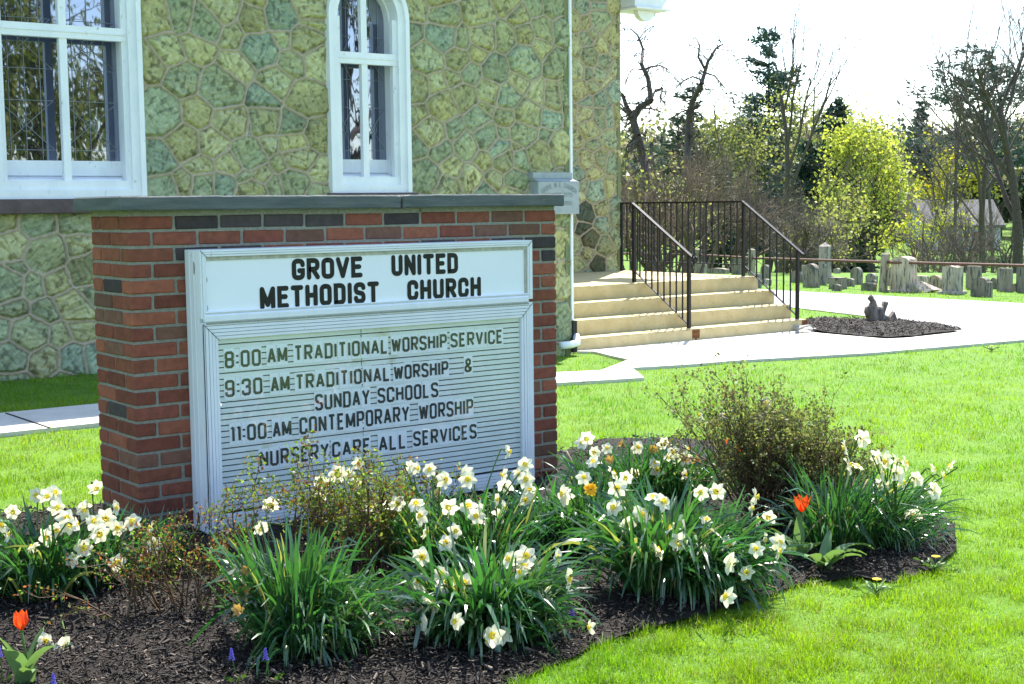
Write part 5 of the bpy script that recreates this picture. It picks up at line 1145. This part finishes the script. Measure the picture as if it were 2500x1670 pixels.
conifer('spruce', 2040, 600, 56, 238, 'dense dark pointed spruce left of the bright yellow green tree', 52, 1.7, DK, 30, .08, -.12, .15, .36, 60, .7)
conifer('spruce', 1975, 610, 57, 335, 'lower dark spruce crowding the pointed one', 53, 1.5, DK, 22, .05, -.1, .2, .36, 55, .75)
conifer('white_pine', 2395, 600, 78, 110, 'broad dark pine behind the big bare trees at the right', 54, 4.0, BL, 18, .42, .12, .5, .38, 90, .5)
conifer('spruce', 2245, 600, 110, 245, 'bluish spruce on the ridge behind the far house', 55, 2.0, BL, 22, .1, 0, .25, .5, 60, .6)
conifer('spruce', 1690, 610, 72, 205, 'dark evergreen behind the slimmer contorted tree', 56, 2.0, DK, 20, .2, .1, .3, .4, 40, .6)
conifer('spruce', 1835, 620, 64, 280, 'shaggy evergreen left of the upright bare tree', 57, 1.8, BL, 18, .2, .1, .35, .4, 36, .6)
conifer('spruce', 1760, 630, 56, 420, 'small dark evergreen deep in the thicket', 58, 1.6, DK, 18, .05, 0, .2, .34, 50, .7)

# far-off wood on the hillside: one mass
rng = np.random.default_rng(99); VV, FF, CC = [], [], []; o = 0; SS = []
for i in range(520):
    x = rng.uniform(1380, 2700); d = 85+150*rng.random()**1.3; b = P(x, 500, d); b[2] = gz(b[0], b[1])
    if 2180 < x < 2345 and d < 105: continue
    kind = rng.random(); H = rng.uniform(6, 10.5)*(1 if d > 120 else .62); wd = H*rng.uniform(.18, .3); SS.append((*b, *(b+np.array([0, 0, H*.9])), .16, .04))
    n = int(150*(1.0 if kind < .85 else .7)); u = unit(rng.normal(size=(n, 3)))*rng.uniform(.25, 1, (n, 1))**.5; C = b+np.array([0, 0, H*.56])+u*np.array([wd, wd, H*.44])
    for q in C[:40]: e = b+np.array([0, 0, max(.2, q[2]-b[2]-H*.25)]); e[2] = min(e[2], q[2]); SS.append((*e, *q, .05, .012))
    c0 = np.array([(.19, .20, .08), (.13, .14, .07), (.035, .06, .04), (.17, .145, .12), (.13, .12, .11)][min(4, int(kind*5))])
    V, F = leafquads(C, .55 if kind < .6 else .34, rng, .8); VV.append(V); FF.append(F+o); o += len(V); CC.append(np.repeat(c0*rng.uniform(.7, 1.3, (n, 1)), 4, 0))
V, F = prisms(np.array(SS), 4); VV.append(V); FF.append(F+o); CC.append(np.tile(np.array([[.12, .105, .095]]), (len(V), 1)))
tag(build('distant_woods', np.concatenate(VV), np.concatenate(FF), mt['leaf'], col=np.concatenate(CC)), kind='stuff')

# houses far behind
def house(d, px, label, wall, roofm, kind):
    b = P(px, 545, d); b[2] = gz(b[0], b[1])-.2; h = thing('house', b, label, 'house', 'houses beyond the lawn'); u = np.array(_r0); v = np.array(_f0); ez = np.array([0, 0, 1.])
    def bx(x0, x1, y0, y1, z0, z1): return [b+u*x+v*y+ez*z for z in (z0, z1) for y in (y0, y1) for x in (x0, x1)]
    BF = [(0, 2, 3, 1), (4, 5, 7, 6), (0, 1, 5, 4), (2, 6, 7, 3), (0, 4, 6, 2), (1, 3, 7, 5)]
    return h, bx, BF, u, v, ez, b
h, bx, BF, u, v, ez, b = house(88, 2232, 'tan two storey house with steep gable half hidden by the bright tree', 0, 0, 0)
mb = MB(); mb.add(bx(-1.9, 1.3, 0, 5, 0, 2.6), BF); mb.prism([b+u*-1.9+ez*2.6, b+u*1.3+ez*2.6, b+u*-.3+ez*4.3], v*5); mb.obj('wall', mt['tanwall'], h)
mb = MB()
for s, e in ((-1.9, -.3), (1.3, -.3)): mb.prism([b+u*(s+(.15 if s > 0 else -.15))+v*-.2+ez*2.47, b+u*e+v*-.2+ez*4.33, b+u*e+v*-.2+ez*4.5, b+u*(s+(.15 if s > 0 else -.15))+v*-.2+ez*2.62], v*5.4)
mb.obj('roof', mt['slate'], h)
for x in (-.75, .35):
    w = MB(); w.add(bx(x-.26, x+.26, -.05, -.001, 2.55, 3.35), BF); wo = w.obj('window', mt['white'], h); w = MB(); w.add(bx(x-.19, x+.19, -.07, -.051, 2.62, 3.28), BF); w.obj('pane', mt['glass'], wo)
mb = MB(); mb.add(bx(-1.4, .9, -1.0, -.002, 1.35, 1.5), BF); po = mb.obj('porch_roof', mt['slate'], h)
for x in (-1.3, -.2, .8): mb = MB(); mb.add(bx(x-.05, x+.05, -.95, -.85, 0, 1.349), BF); mb.obj('porch_post', mt['white'], h)
h, bx, BF, u, v, ez, b = house(80, 2305, 'low white sided house with maroon shutters behind the bare trees', 0, 0, 0)
mb = MB(); mb.add(bx(-1.05, 3.2, 0, 4, -.3, 1.55), BF); mb.prism([b+u*-1.05+ez*1.55, b+u*-1.05+v*4+ez*1.55, b+u*-1.05+v*2+ez*2.9], u*4.2); mb.obj('wall', mt['siding'], h)
mb = MB(); mb.prism([b+u*-1.2+v*-.25+ez*1.45, b+u*-1.2+v*2+ez*2.92, b+u*-1.2+v*2+ez*3.05, b+u*-1.2+v*-.25+ez*1.6], u*4.6); mb.obj('roof', mt['slate'], h)
for x in (.9, 2.2):
    w = MB(); w.add(bx(x-.25, x+.25, -.05, -.001, .45, 1.2), BF); wo = w.obj('window', mt['white'], h); w = MB(); w.add(bx(x-.18, x+.18, -.07, -.051, .52, 1.13), BF); w.obj('pane', mt['glass'], wo)
    for s in (-.4, .4): w = MB(); w.add(bx(x+s-.11, x+s+.11, -.05, -.001, .42, 1.23), BF); w.obj('shutter', mt['roof'], h)
# willow on the lawn behind the camera, mirrored in the leaded glass
rng = np.random.default_rng(5)
for bx_, by_, H, sd, lb in ((12.6, -12, 7.0, 3, 'weeping willow mirrored in the wide church window'), (23.2, -14, 9.5, 4, 'bare budding tree mirrored in the arched church window')):
    b = np.array([bx_, by_, gz(bx_, by_)-.05]); S = []; T = []; r2 = np.random.default_rng(sd)
    grow(S, T, b, np.array([.05, 0, 1.]), H*.7, .26, 4, r2, .04, .8, 5, .14, (.55, .85), .18, 5, .6); tp = np.array([q[0] for q in T]); n = 16000 if sd == 3 else 14000
    i = r2.integers(0, len(tp), n); C = tp[i]+np.stack([r2.normal(0, .2, n), r2.normal(0, .2, n), -r2.uniform(0, 2.2, n) if sd == 3 else r2.normal(0, .25, n)], 1)
    tree_obj('willow_tree' if sd == 3 else 'budding_tree', b, S, lb, tint=(.8, .75, .7), group=None, leaves=(C, .22 if sd == 3 else .13, [(.16, .19, .04), (.12, .15, .03), (.20, .20, .05)], .3, np.tile([[.12, .1, -1.]], (n, 1))+r2.normal(0, .25, (n, 3))))
